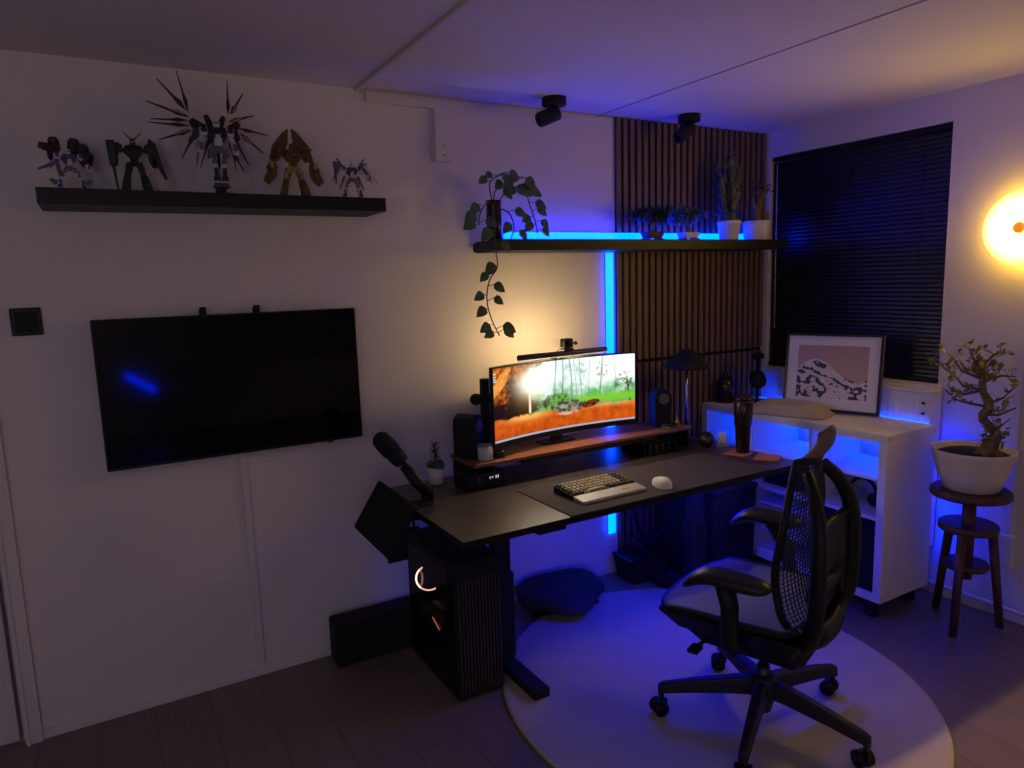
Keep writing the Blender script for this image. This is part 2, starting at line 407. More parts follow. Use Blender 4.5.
# ------------------------------------------------------------------ venetian blind
t = thing('venetian_blind', 'black venetian blind lowered over the window', 'blind', (.0, -.547, WZ0))
MB().box((.016, -.505, 1.192), (.05, .505, 1.216)).build('head_rail', M['black'], t, bevel=.003)
s = MB()
nz = 52
for i in range(nz):
    z = 1.172 - i * (1.172 - .035) / (nz - 1)
    s.at((.028, 0, z), (0, math.radians(-76), 0))
    arc = [(x / 1000, .0028 - .0028 * (x / 13.5) ** 2) for x in (-13.5, -9, -4.5, 0, 4.5, 9, 13.5)]
    s.prism(arc + [(a, b - .0006) for a, b in reversed(arc)], -.503, .503)
s.build('blind_slats', M['blind'], t)
MB().box((.014, -.505, .006), (.042, .505, .024)).build('bottom_rail', M['black'], t, bevel=.003)
l = MB()
for y in (-.38, 0, .38):
    l.tube([(.012, y, .02), (.012, y, 1.19)], .0012, 5).tube([(.044, y, .02), (.044, y, 1.19)], .0012, 5)
l.build('ladder_cords', M['blackm'], t)
MB().tube([(-.004, .455, 1.17), (-.006, .45, .25)], .0035, 8).ball((-.006, .45, .24), (.006, .006, .012), 8, 6).build('tilt_wand', M['clear'], t)

# ------------------------------------------------------------------ radiator
t = thing('radiator', 'white panel radiator under the window behind the shelving unit', 'radiator', (-.055, -.62, .25))
p = MB()
n = 29
def radf(u, v):
    y = -.455 + .87 * u
    return (-.045 + .006 * math.cos(u * n * 2 * PI), y, .03 + .70 * v)
p.grid(radf, n * 6, 1)
p.box((-.044, -.455, .03), (.03, .415, .73))
p.box((-.05, -.46, 0), (-.038, .42, .03)).box((-.05, -.46, .73), (-.038, .42, .76))
p.build('panel', M['radi'], t)
MB().box((-.052, -.463, .762), (.04, .423, .776)).build('top_grille', M['radi'], t, bevel=.003)
MB().box((-.053, -.468, 0), (.04, -.460, .762)).build('side_cover', M['radi'], t, bevel=.002)
for zz in (.715, .665): MB().at((-.052, -.435, zz), (0, -PI / 2, 0)).lathe([(.006, 0), (.008, .003), (.007, .009)], 14).build('valve', M['steel'], t)
for yy in (-.15, .12): MB().box((-.02, yy, .2), (.063, yy + .03, .6)).build('bracket', M['radi'], t)

# ------------------------------------------------------------------ wall disc lamp
t = thing('disc_wall_lamp', 'round glowing yellow disc lamp with orange centre knob on right wall', 'wall lamp', (0, -1.412, 1.757))
def lamp_mat():
    m = bpy.data.materials.new('glowing_diffuser'); m.use_nodes = True; nt = m.node_tree; b = nt.nodes['Principled BSDF']
    b.inputs['Base Color'].default_value = (.8, .5, .1, 1)
    tc = nt.nodes.new('ShaderNodeTexCoord'); ln = nt.nodes.new('ShaderNodeVectorMath'); ln.operation = 'LENGTH'
    mp = nt.nodes.new('ShaderNodeMapping'); mp.inputs['Scale'].default_value = (0, 1, 1)
    nt.links.new(tc.outputs['Object'], mp.inputs['Vector']); nt.links.new(mp.outputs['Vector'], ln.inputs[0])
    r = nt.nodes.new('ShaderNodeMapRange'); r.inputs['From Min'].default_value = .03; r.inputs['From Max'].default_value = .165
    r.inputs['To Min'].default_value = 1; r.inputs['To Max'].default_value = 0
    nt.links.new(ln.outputs['Value'], r.inputs['Value'])
    mx = nt.nodes.new('ShaderNodeMix'); mx.data_type = 'RGBA'
    mx.inputs['A'].default_value = (2.0, 1.15, .05, 1); mx.inputs['B'].default_value = (16, 10.2, .9, 1)
    nt.links.new(r.outputs['Result'], mx.inputs['Factor']); nt.links.new(mx.outputs['Result'], b.inputs['Emission Color'])
    b.inputs['Emission Strength'].default_value = 2.5
    return m
LR = .161
MB().at((0, 0, 0), (0, -PI / 2, 0)).lathe([(.132, .0), (.136, .004), (.136, .026), (.07, .030)], 48).build('wall_mount', M['whitep'], t)
MB().at((0, 0, 0), (0, -PI / 2, 0)).lathe([(.06, .025), (LR * .8, .03), (LR * .95, .042), (LR, .062), (LR * .97, .084), (LR * .84, .104), (.10, .114), (.035, .116), (.02, .108), (.0, .106)], 56).build('lamp_shade', lamp_mat(), t)
MB().at((0, 0, 0), (0, -PI / 2, 0)).lathe([(.0, .104), (.020, .106), (.026, .116), (.022, .124), (0, .126)], 20).build('knob', emit('orange_knob', (1, .28, .01), .75, (.8, .3, .02, 1)), t)

# ------------------------------------------------------------------ round rug
def circ(p):  # least-squares style centre taken from the measured rim
    return p
RC = (-1.52, -1.045)
r = MB().lathe([(.835, 0), (.84, .004), (.838, .010), (.82, .012), (.0, .012)], 96, (RC[0], RC[1], 0), sx=.94, sy=1.02)
tag(r.build('round_rug', M['rug']), 'round cream wool rug under the office chair', 'rug')

# ------------------------------------------------------------------ desk
DX0, DX1, DY0, DY1, DZ = -2.48, -.75, -.885, -.12, .74
desk = thing('standing_desk', 'long black brown standing desk with dark metal column legs', 'desk', ((DX0 + DX1) / 2, (DY0 + DY1) / 2, 0))
dw, dd = (DX1 - DX0) / 2, (DY1 - DY0) / 2
MB().box((-dw + .002, -dd + .002, DZ - .025), (dw - .002, dd - .002, DZ)).build('desktop', M['desk'], desk)
e_ = MB()
for a_, b_ in (((-dw, -dd), (dw, -dd + .002)), ((-dw, dd - .002), (dw, dd)), ((-dw, -dd + .002), (-dw + .002, dd - .002)), ((dw - .002, -dd + .002), (dw, dd - .002))): e_.box((*a_, DZ - .025), (*b_, DZ - .0003))
e_.build('unlit_edge', M['desk_unlit'], desk)  # thin skin keeping the desk sides dark beside the lightened top
MB().box((-.5, -.05, DZ - .06), (.5, .05, DZ - .025)).build('crossbeam', M['blackm'], desk, bevel=.003)
for x in (-.52, .575):
    l = thing_leg = MB()
    l.box((x - .045, -.035, .05), (x + .045, .035, .42)).box((x - .036, -.028, .40), (x + .036, .028, DZ - .05)).box((x - .04, -.32, DZ - .05), (x + .04, .32, DZ - .025))
    lg = l.build('leg', M['steel'] if x > 0 else M['blackm'], desk, bevel=.004)
    MB().box((x - .036, -.305 if x < 0 else -.27, .0125 if x > 0 else .0125), (x + .036, .30, .05)).build('foot', M['blackm'], lg, bevel=.006)
MB().box((-.56, -dd + .01, DZ - .045), (-.44, -dd + .09, DZ - .025)).build('control_panel', M['blackm'], desk, bevel=.004)
# desk mat
tag(MB().box((-2.037, DY0 + .002, DZ), (-.965, -.485, DZ + .004)).build('desk_mat', M['mat'], bevel=.0015), 'dark grey felt desk mat under keyboard and mouse', 'desk mat')

# ------------------------------------------------------------------ monitor riser
RZ = .85
t = thing('monitor_riser', 'long walnut monitor riser with black metal legs on the desk', 'monitor riser', (-1.553, -.258, DZ), .012)
MB().box((-.62, -.120, .094), (.62, .120, RZ - DZ)).build('riser_board', M['walnut'], t, bevel=.003)
for x in (-.565, .565):
    MB().box((x - .05, -.10, 0), (x - .044, .10, .092)).box((x + .044, -.10, 0), (x + .05, .10, .092)).box((x - .05, -.10, 0), (x + .05, .10, .004)).build('leg', M['blackm'], t)
MB().box((-.38, -.12, .075), (.38, .10, .092)).build('underframe', M['blackm'], t)
# black amplifier with display under left end
t = thing('amplifier', 'small black device with glowing display under the riser left end', 'amplifier', (-2.115, -.30, DZ))
MB().box((-.085, -.085, .004), (.085, .07, .065)).build('case', M['black'], t, bevel=.004)
d = MB()
for k, x in enumerate((.012, .024, .040, .050)):
    d.box((x - .0022, -.0865, .040 if k != 1 else .043), (x + .0022, -.0852, .050 if k < 2 else .052))
d.build('display', M['digits'], t)
MB().at((-.045, -.085, .035), (PI / 2, 0, 0)).lathe([(.016, 0), (.015, .014)], 18).build('knob', M['steel'], t)
# dark drawer unit hung under riser right half
t = thing('drawer_organizer', 'black pen and cable organizer under the right half of riser', 'organizer', (-1.16, -.30, DZ))
MB().box((-.10, -.09, .0), (-.095, .09, .07)).box((.095, -.09, 0), (.1, .09, .07)).box((-.095, -.085, .0), (.095, .09, .004)).box((-.095, -.08, .066), (.095, .09, .07)).box((-.095, .085, .004), (.095, .09, .066)).build('case', M['black'], t, bevel=.002)
for x in (-.06, -.02, .02, .06):
    MB().box((x - .012, -.086, .006), (x + .012, .06, .055)).build('divider', M['blackm'], t, bevel=.003)

# ------------------------------------------------------------------ monitor
MC = Vector((-1.657, -.338)); MA = math.atan2(.055, .82)
t = thing('monitor', 'curved ultrawide monitor showing a bright forest picture', 'monitor', (MC.x, MC.y, RZ), MA)
MW, MH, MZ = .412, .352, .044
def curve(u): return .055 - .055 * (2 * u - 1) ** 2
b = MB()
def sect(u, z, off): return ((u - .5) * 2 * MW, curve(u) + off, z)
N = 24
vs = []; fs = []
for i in range(N + 1):
    u = i / N
    vs += [sect(u, MZ, 0), sect(u, MZ + MH, 0), sect(u, MZ + MH, .022), sect(u, MZ, .022)]
for i in range(N):
    a = i * 4
    for k in range(4): fs.append((a + k, a + (k + 1) % 4, a + 4 + (k + 1) % 4, a + 4 + k))
fs += [(0, 1, 2, 3), (N * 4, N * 4 + 3, N * 4 + 2, N * 4 + 1)]
b.add(vs, fs); b.build('housing', M['black'], t, bevel=.002)
def nz3(x, y, s, o=0): return noise.fractal(Vector((x * s, y * s, o)), .6, 2.0, 4)
def mix(a, b, t): t = max(0, min(1, t)); return tuple(a[i] * (1 - t) + b[i] * t for i in range(3))
def sstep(a, b, x): t = max(0, min(1, (x - a) / (b - a))); return t * t * (3 - 2 * t)
trunks = [(.56, .010, .30), (.635, .006, .34), (.775, .012, .28), (.50, .012, .3), (.70, .005, .4), (.86, .005, .4), (.45, .014, .32), (.595, .004, .4)]
def forest(u, v):
    n1 = nz3(u * 2.4, v, 2.5); n2 = nz3(u * 2.4, v, 7, 3); n3 = nz3(u * 2.4, v, 17, 7)
    c = mix((.12, .50, .10), (.90, 1.05, 1.0), sstep(.32, .74, v + .25 * n1))
    c = mix(c, (.16, .42, .30), sstep(.0, .5, n2) * .55 * (1 - sstep(.55, .95, v)))
    c = mix(c, (1.15, 1.2, 1.15), sstep(.62, .80, u) * sstep(.5, .7, v) * .8)
    for tx, tw, tb in trunks:
        w = tw * (.5 + .4 * (1 - v)); x = tx + .010 * math.sin(v * 5 + tx * 20)
        if v > tb: c = mix(c, (.05, .14, .10), (1 - sstep(w * .4, w, abs(u - x))) * .62)
    for cx, cy, rx, ry, k_ in ((.93, .58, .075, .20, .8), (.78, .80, .055, .15, .55), (.64, .84, .05, .12, .35), (.56, .86, .05, .12, .35)):
        dx = (u - cx) / rx; dy = (v - cy) / ry
        if abs(dx) < 1.3 and abs(dy) < 1.3: c = mix(c, (.03, .09, .05), (1 - sstep(.3, 1.1, dx * dx + dy * dy)) * sstep(-.15, .35, n3 + n2 * .4) * k_)
    if .28 < v < .62: c = mix(c, (.03, .06, .02), 1 - sstep(.003, .008, abs(u - .955 - .06 * (.5 - v))))
    c = mix(c, (.22, .62, .03), sstep(.30, .36, v) * (1 - sstep(.38, .50, v)) * sstep(.50, .62, u))
    dx = (u - .47) / .12; dy = (v - .40) / .14
    c = mix(c, mix((.02, .12, .02), (.22, .42, .06), .5 + n3 * 1.4), (1 - sstep(.6, 1.1, dx * dx + dy * dy + n2 * .5)) * .9)
    d = math.hypot((u - .31) * 1.5, v - .74)
    rock = mix((.14, .03, .006), (.75, .20, .02), .30 + .9 * n2 + .5 * n3)
    rock = mix((.012, .006, .004), rock, sstep(.50, .85, v + .3 * n1 + .12 * n3))
    e = sstep(.0, .06, .335 + .04 * n1 - .05 * v - u)
    top = sstep(0, .07, v - (.86 + .30 * (u - .05) + .05 * n2)) * (1 - sstep(.34, .44, u))
    c = mix(c, rock, max(e, top))
    dx = (u - .17) / .24; dy = (v - .40) / .12
    c = mix(c, (.015, .006, .004), (1 - sstep(.45, 1.15, dx * dx + dy * dy + .5 * n2)) * .95)
    dx = (u - .05 - .30 * (v - .80)) / .045; dy = (v - .80) / .20
    c = mix(c, mix((.9, .30, .03), (1.0, .48, .10), .5 + n3), (1 - sstep(.6, 1.1, dx * dx + dy * dy + .5 * n2)) * .9)
    c = mix(c, (1.0, .50, .12), math.exp(-(d / .26) ** 2) * .55 * sstep(.06, .22, u) * (1 - sstep(.33, .42, u)))
    c = mix(c, (1.9, 2.1, 1.9), math.exp(-(d / .15) ** 2))
    c = mix(c, (1.3, 1.1, .7), (1 - sstep(.003, .012, abs(u - .265))) * sstep(.28, .34, v) * (1 - sstep(.6, .7, v)) * .8)
    g = mix((.46, .055, .003), (.80, .14, .010), .5 + .5 * n2 + .22 * n3)
    g = mix(g, (.30, .04, .004), sstep(.15, .03, v) * .5 * (1 - u))
    g = mix(g, (1.2, .55, .12), math.exp(-(((u - .25) / .14) ** 2 + ((v - .28) / .06) ** 2)))
    g = mix(g, (1.0, .50, .16), math.exp(-(((u - .85) / .2) ** 2 + ((v - .28) / .04) ** 2)) * .6)
    gl = .295 + .03 * n2
    c = mix(g, c, sstep(gl - .012, gl + .012, v))
    dx = (u - .55) / .13; dy = (v - .32) / .085
    c = mix(c, mix((.05, .06, .03), (.40, .38, .28), .45 + 1.4 * n3), 1 - sstep(.7, 1.05, dx * dx + dy * dy + .5 * n3))
    dx = (u - .54) / .10; dy = (v - .225) / .035
    c = mix(c, (.75, .60, .42), (1 - sstep(.3, 1.05, dx * dx + dy * dy)) * .7 * (.6 + n3))
    dx = (u - .70) / .065; dy = (v - .315 - (u - .70) * .35) / .055
    c = mix(c, mix((.05, .008, .004), (.26, .06, .02), .4 + n3 * 1.3), 1 - sstep(.8, 1.05, dx * dx + dy * dy))
    if v < .028: c = (.42, .44, .52) if int(u * 90) % 7 or not .3 < u < .7 else (.3, .5, .9)
    if u < .017 and .80 < v < .95 and int(v * 60) % 2: c = (.85, .9, 1)
    return c
sx, sy = 300, 130
scr = MB()
def sf(u, v): return ((u - .5) * 2 * (MW - .007), curve(.5 + (u - .5) * .983) - .0012, MZ + .026 + (MH - .033) * v)
scr.grid(sf, sx, sy)
cols = [forest(i / sx, j / sy) for j in range(sy + 1) for i in range(sx + 1)]
scr.build('screen', attr_mat('screen_picture', 1.0), t, vcol=cols, fix=False)
MB().box((-.16, .078, MZ + .12), (.16, .10, MZ + .26)).build('rear_cover', M['black'], t, bevel=.01)
MB().box((-.03, .095, .0005), (.03, .118, .22)).box((-.09, .075, .0005), (.09, .150, .008)).build('stand', M['black'], t, bevel=.003)

# vertical support pole left of the monitor with arm
t = thing('pole_mount', 'black vertical pole mount with clamp left of the monitor', 'monitor mount', (-2.025, -.215, RZ))
MB().tube([(0, 0, 0), (0, 0, .33)], .021, 16).lathe([(.05, 0), (.05, .01), (.03, .016)], 24).build('pole', M['blackm'], t)
MB().tube([(-.05, -.01, .245), (.02, -.01, .245)], .022, 14).ball((-.05, -.01, .245), .026).build('clamp_knob', M['blackm'], t)
MB().tube([(0, .0, .245), (.10, .0, .23)], .013, 10).build('arm_stub', M['blackm'], t)
MB().tube([(0, -.0, .14), (.06, .0, .18)], .010, 10).build('cable_clip', M['blackm'], t)

# light bar on top of monitor + webcam
mrot = Matrix.Rotation(MA, 4, 'Z')
LBC = Vector((MC.x, MC.y, 0)) + mrot @ Vector((-.015, .02, 0))
t = thing('monitor_light_bar', 'slim dark light bar glowing warm on top of the monitor', 'light bar', (LBC.x, LBC.y, MZ + MH + RZ + .0005), MA)
MB().at((0, -.005, .026), (0, PI / 2, 0)).lathe([(.012, -.25), (.0125, -.248), (.0125, .248), (.012, .25)], 20).build('bar', M['steel'], t)
MB().at((0, -.005, .026)).box((-.245, -.002, -.0130), (.245, .008, -.0105)).build('front_light', M['barlamp'], t)
MB().box((-.15, .0085, .020), (.15, .012, .030)).build('rear_light', M['barback'], t)
MB().box((-.035, .036, .0), (.035, .052, .02)).box((-.03, .040, -.06), (.03, .055, .005)).box((-.03, .0, .001), (.03, .04, .014)).build('clamp', M['blackm'], t, bevel=.003)
lb = bpy.data.lights.new('light_bar_beam', 'AREA'); lb.shape = 'RECTANGLE'; lb.size = .46; lb.size_y = .012; lb.energy = 3.0; lb.color = (1, .84, .62)
lbo = bpy.data.objects.new('light_bar_beam', lb); C.objects.link(lbo)
lbo.location = (LBC.x, LBC.y, RZ + MZ + MH + .0115); lbo.rotation_euler = (-.55, 0, MA)
WC = Vector((MC.x, MC.y, 0)) + mrot @ Vector((.005, .02, 0))
t = thing('webcam', 'small black webcam perched on the light bar', 'webcam', (WC.x, WC.y, MZ + MH + RZ + .039), MA)
MB().box((-.02, -.015, 0), (.03, .02, .008)).build('foot', M['blackm'], t, bevel=.002)
MB().cbox((0, 0, .032), (.052, .035, .042)).build('camera_body', M['black'], t, bevel=.006)
MB().at((0, -.017, .032), (PI / 2, 0, 0)).lathe([(.012, 0), (.012, .006), (.008, .007)], 18).build('lens', M['gloss'], t)
MB().tube([(.025, 0, .028), (.05, 0, .028)], .004, 8).ball((.052, 0, .028), .009, 10, 7).build('knob', M['blackm'], t)
MB().tube([(-.02, .005, .01), (-.045, .01, .0), (-.05, .02, -.035)], .0018, 6).build('cable', M['blackm'], t)

# ------------------------------------------------------------------ speakers
def speaker(x, y, rz, label, lean=0):
    t = thing('desktop_speaker', label, 'speaker', (x, y, RZ), rz, group='desktop speakers')
    poly = []
    w, h = .046, .190
    for k in range(13):
        a = PI * k / 12
        poly.append((w * math.cos(a), h - w + w * math.sin(a)))
    poly += [(-w * .92, .006), (w * .92, .006)]
    MB().prism(poly, -.05, .055).build('cabinet', M['chairp'], t, bevel=.004)
    MB().at((0, -.05, .142), (PI / 2, 0, 0)).lathe([(.027, 0), (.027, .004), (.021, .003), (.012, .001), (.0, .004)], 28).build('driver', M['rg'], t)
    MB().box((-.036, -.052, .02), (.036, -.0495, .075)).build('grille', M['blackfab'], t)
    MB().lathe([(.04, 0), (.038, .006)], 24).build('foot', M['blackm'], t)
speaker(-2.125, -.245, .60, 'left black desktop speaker on riser beside the candle')
speaker(-1.035, -.25, -.42, 'right black desktop speaker on riser before the slat panel')

# ------------------------------------------------------------------ small things on the riser
t = thing('glass_candle', 'white candle in clear glass on riser left end', 'candle', (-2.095, -.335, RZ))
MB().lathe([(.030, 0), (.033, .002), (.036, .065), (.034, .065), (.031, .004), (0, .004)], 28).build('jar', M['clear'], t)
MB().lathe([(.0295, .005), (.0325, .05), (0, .05)], 24).build('wax', M['wax'], t)
t = thing('metal_tin', 'small round dark tin with pale lid beside the candle', 'tin', (-2.02, -.315, RZ))
MB().lathe([(.03, 0), (.031, .002), (.031, .018)], 26).build('tin_body', M['black'], t)
MB().lathe([(.0325, .018), (.0325, .026), (.031, .028), (0, .028)], 26).build('lid', M['steel'], t)
t = thing('metal_tin', 'flat dark green tin on riser before right speaker', 'tin', (-1.055, -.335, RZ))
MB().lathe([(.036, 0), (.038, .002), (.038, .014)], 26).build('tin_body', M['darkleaf'], t)
MB().lathe([(.039, .014), (.039, .022), (.037, .024), (0, .024)], 26).build('lid', M['black'], t)
t = thing('brass_figurine', 'tiny brass seated figurine on riser right end', 'figurine', (-.978, -.305, RZ))
MB().lathe([(.016, 0), (.016, .006), (.010, .008)], 16).build('base', M['brass'], t)
MB().lathe([(.013, .008), (.016, .014), (.011, .028), (.009, .034), (.005, .038)], 16).ball((0, 0, .044), .008, 12, 8).ball((.010, -.004, .014), (.008, .01, .005), 8, 6).ball((-.010, -.004, .014), (.008, .01, .005), 8, 6).build('figure', M['brass'], t)

# ------------------------------------------------------------------ mushroom table lamp
t = thing('table_lamp', 'black mushroom shade table lamp with slim pale stem behind the riser', 'table lamp', (-.83, -.225, DZ))
MB().lathe([(.06, 0), (.06, .008), (.012, .013)], 32).build('base', M['blackm'], t)
MB().tube([(0, 0, .01), (0, 0, .43)], .0065, 12).build('pole', M['chrome'], t)
sh = MB().lathe([(.118, .383), (.114, .398), (.090, .425), (.055, .452), (.038, .470), (.030, .478), (.0, .480)], 40, caps=False)
sh.build('lamp_shade', M['blackm'], t, thick=.003)
MB().lathe([(.02, .40), (.022, .44), (.0, .45)], 16).build('bulb', M['whitep'], t)

# ------------------------------------------------------------------ keyboard
KC = Vector((-1.772, -.680)); KA = .02
t = thing('keyboard', 'mechanical keyboard with beige keys and silver wrist rest', 'keyboard', (KC.x, KC.y, DZ + .004), KA)
kb = MB(); kb.prism([(-.058, 0), (.075, 0), (.075, .030), (-.058, .018)], -.16, .16, 'x'); kb.build('case', M['black'], t, bevel=.003)
MB().prism([(-.128, 0), (-.060, 0), (-.060, .020), (-.128, .013)], -.16, .16, 'x').build('wrist_rest', M['rest'], t, bevel=.004)
km = MB(); km.taper((0, 0, 0), (.0175, .0175), (0, 0, .008), (.0125, .0125))
key0 = None
for r in range(5):
    xs = [-.148 + .0205 * k for k in range(15)]
    if r == 0: xs = [-.148, -.1275, -.107, -.03, .045, .0655, .086, .1065, .127, .1475][:10]
    for k, x in enumerate(xs):
        y = -.044 + r * .0245
        z = .0192 + (y + .058) * .09
        wide = (r == 0 and x == -.03)
        dark = (k in (0, len(xs) - 1)) or (r == 0 and not wide) or (k >= 13)
        if key0 is None:
            o = km.build('key', M['keyd'], t, bevel=.001, seg=1); key0 = o; d_me = o.data
            l_me = o.data.copy(); l_me.materials[0] = M['keyc']
        else:
            o = key0.copy(); C.objects.link(o); o.parent = t
        o.data = d_me if dark else l_me
        o.location = (x, y, z); o.rotation_euler = (math.atan(.09), 0, 0)
        o.scale = (5.6 if wide else 1.08, 1.2, 1)
MB().box((.06, -.10, .0162), (.10, -.085, .0172)).build('badge', M['brass'], t)
# mouse
t = thing('computer_mouse', 'white computer mouse on the desk mat', 'mouse', (-1.517, -.79, DZ + .004), -.2)
def mf(u, v):
    a = 2 * PI * u; th = v * PI / 2
    r = math.cos(th) ** .7
    return (.033 * r * math.cos(a) * (1 - .12 * math.sin(a)), .060 * r * math.sin(a), .038 * math.sin(th) ** .8 * (1 - .22 * r * math.sin(a)))
MB().grid(mf, 32, 10).build('shell', M['whitep'], t)
MB().at((0, .025, .031), (0, PI / 2, 0)).lathe([(.007, -.003), (.007, .003)], 14).build('scroll_wheel', M['steel'], t)
MB().box((-.0006, .006, .034), (.0006, .042, .0355)).build('button_gap', M['steel'], t)

# ------------------------------------------------------------------ right end of desk
t = thing('insulated_tumbler', 'tall dark brown insulated tumbler with lid standing on a coaster', 'tumbler', (-.838, -.612, DZ + .009))
MB().lathe([(.030, 0), (.032, .004), (.037, .125), (.041, .135), (.046, .245), (.044, .248)], 36).build('cup_body', M['smoke'], t)
MB().lathe([(.0475, .245), (.0475, .254)], 36, caps=True).build('rim_band', M['steel'], t)
MB().lathe([(.045, .254), (.043, .268), (.030, .274), (0, .274)], 32).box((-.012, -.03, .272), (.012, .0, .285)).build('lid', M['smoke'], t)
g = 'square leather coasters on the desk'
MB_c = lambda: MB().box((-.055, -.055, 0), (.055, .055, .008))
tag(MB_c().build('coaster', M['cork'], bevel=.004, loc=(-.85, -.60, DZ)), 'tan coaster underneath the dark tumbler', 'coaster', g).rotation_euler = (0, 0, .35)
tag(MB_c().build('coaster', M['cork'], bevel=.004, loc=(-.817, -.742, DZ)), 'empty tan coaster lying in front of the tumbler', 'coaster', g).rotation_euler = (0, 0, .5)
t = thing('glass_card_stand', 'small clear upright card stand with pale print beside the tumbler', 'card stand', (-.80, -.445, DZ), -.5)
MB().prism([(-.027, 0), (.027, 0), (.021, .075), (-.021, .075)], -.004, .004).build('plate', M['clear'], t, bevel=.001)
MB().box((-.03, -.016, 0), (.03, .016, .006)).build('foot', M['clear'], t, bevel=.001)
MB().prism([(-.020, .018), (.020, .018), (.017, .066), (-.017, .066)], -.0052, -.0042).build('card', M['potw'], t)
t = thing('round_speaker', 'black faceted round speaker on the desk beyond the riser', 'speaker', (-.885, -.42, DZ))
bm = bmesh.new(); bmesh.ops.create_icosphere(bm, subdivisions=2, radius=.042, matrix=Matrix.Translation((0, 0, .043)))
me = bpy.data.meshes.new('body'); bm.to_mesh(me); bm.free(); me.materials.append(M['black'])
o = bpy.data.objects.new('body', me); C.objects.link(o); o.parent = t
MB().at((-.022, -.034, .05), (1.35, 0, -.6)).lathe([(.018, 0), (.018, .004), (.012, .002), (0, .004)], 20).build('driver', M['steel'], t)
MB().lathe([(.02, 0), (.018, .005)], 16).build('foot', M['blackm'], t)

# ------------------------------------------------------------------ small plant on desk left back
t = thing('potted_succulent', 'little potted succulent in white cup at the desk back left', 'potted plant', (-2.262, -.185, DZ))
MB().lathe([(.026, 0), (.030, .002), (.036, .075), (.033, .075), (.031, .06), (0, .06)], 28).build('pot', M['potw'], t)
s = MB()
for k in range(16):
    a = k * 2.4; r = .012 + .012 * random.random()
    s.ball((math.cos(a) * r * 1.3, math.sin(a) * r * 1.3, .082 + .006 * random.random()), (.017, .017, .016), 8, 6)
s.build('moss_cushion', M['darkleaf'], t)
s = MB(); s.tube([(0, 0, .07), (.0, 0, .165)], .004, 6)
for k in range(16):
    z = .105 + .0045 * k; a = k * 2.4
    s.leaf((0, 0, z), (math.cos(a), math.sin(a), .45), (0, 0, 1), .034, .014, .1, -.2)
s.build('stem', M['darkleaf'], t)

# ------------------------------------------------------------------ microphone on boom arm
t = thing('boom_stand', 'black microphone boom arm clamped at the desk left end', 'microphone arm', (-2.415, -.42, DZ))
MB().box((-.09, -.03, -.05), (.0, .03, -.043)).box((-.09, -.03, -.05), (-.083, .03, .012)).box((-.09, -.035, .0005), (.02, .035, .012)).build('clamp', M['blackm'], t, bevel=.002)
MB().tube([(-.055, 0, -.09), (-.055, 0, -.045)], .006, 8).tube([(-.075, 0, -.09), (-.035, 0, -.09)], .008, 8).build('clamp_screw', M['blackm'], t)
MB().tube([(0, 0, .012), (0, 0, .05)], .016, 14).ball((0, 0, .06), .026).build('pivot', M['blackm'], t)
MB().tube([(.01, -.02, .045), (-.038, .0, .105), (-.078, .02, .165)], [.024, .026, .018], 12).build('arm_tube', M['black'], t)
MB().at((.025, -.01, .02)).tube([(0, 0, .0), (-.005, 0, -.012), (.0, 0, .045)], .010, 8).build('spring_box', M['blackm'], t)
t = thing('microphone', 'large black microphone at the tip of the boom arm', 'microphone', (-2.494, -.40, .916))
dr_ = Vector((-.090, .0, .112)).normalized()
q_ = dr_.to_track_quat('Z', 'Y').to_euler()
MB().at((0, 0, 0), tuple(q_)).lathe([(.018, 0), (.030, .008), (.034, .03), (.034, .062)], 24).build('microphone_body', M['blackm'], t)
MB().at((0, 0, 0), tuple(q_)).lathe([(.0345, .062), (.038, .07), (.038, .11), (.034, .14), (.02, .155), (0, .158)], 24).build('grille', M['blackfab'], t)
MB().at((0, 0, 0), tuple(q_)).tube([(.035, 0, .085), (.047, 0, .085)], .009, 10).tube([(.034, 0, .02), (.046, 0, .005), (.03, 0, -.015)], .006, 8).build('knob', M['blackm'], t)

# ------------------------------------------------------------------ dark panel hanging at desk's left end
P = [Vector(p) for p in ((-2.603, -.42, .868), (-2.700, -.38, .690), (-2.594, -.47, .555), (-2.478, -.50, .755))]
t = thing('tablet_holder', 'black flat padded panel hanging tilted off the desk left edge', 'tablet', (-2.5, -.40, .70))
O = Vector((-2.5, -.40, .70))
nrm = (P[1] - P[0]).cross(P[3] - P[0]).normalized()
if nrm.y > 0: nrm = -nrm
pp = MB(); vs = [tuple(p - O) for p in P] + [tuple(p - O - nrm * .022) for p in P]
pp.add(vs, [(0, 1, 2, 3), (7, 6, 5, 4), (0, 4, 5, 1), (1, 5, 6, 2), (2, 6, 7, 3), (3, 7, 4, 0)])
pp.build('panel', M['blackfab'], t, bevel=.01, seg=3)
MB().tube([Vector((-2.54, -.44, .70)) - O, Vector((-2.50, -.40, .68)) - O, Vector((-2.455, -.37, .70)) - O], .013, 10).tube([Vector((-2.455, -.37, .70)) - O, Vector((-2.455, -.37, .716)) - O], .02, 10).build('mounting_arm', M['blackm'], t)
MB().tube([Vector((-2.50, -.44, .66)) - O, Vector((-2.46, -.43, .61)) - O, Vector((-2.475, -.43, .575)) - O], .012, 8).build('cable', M['blackm'], t)
MB().box(Vector((-2.56, -.36, .50)) - O, Vector((-2.475, -.34, .70)) - O).build('back_plate', M['blackm'], t, bevel=.006)

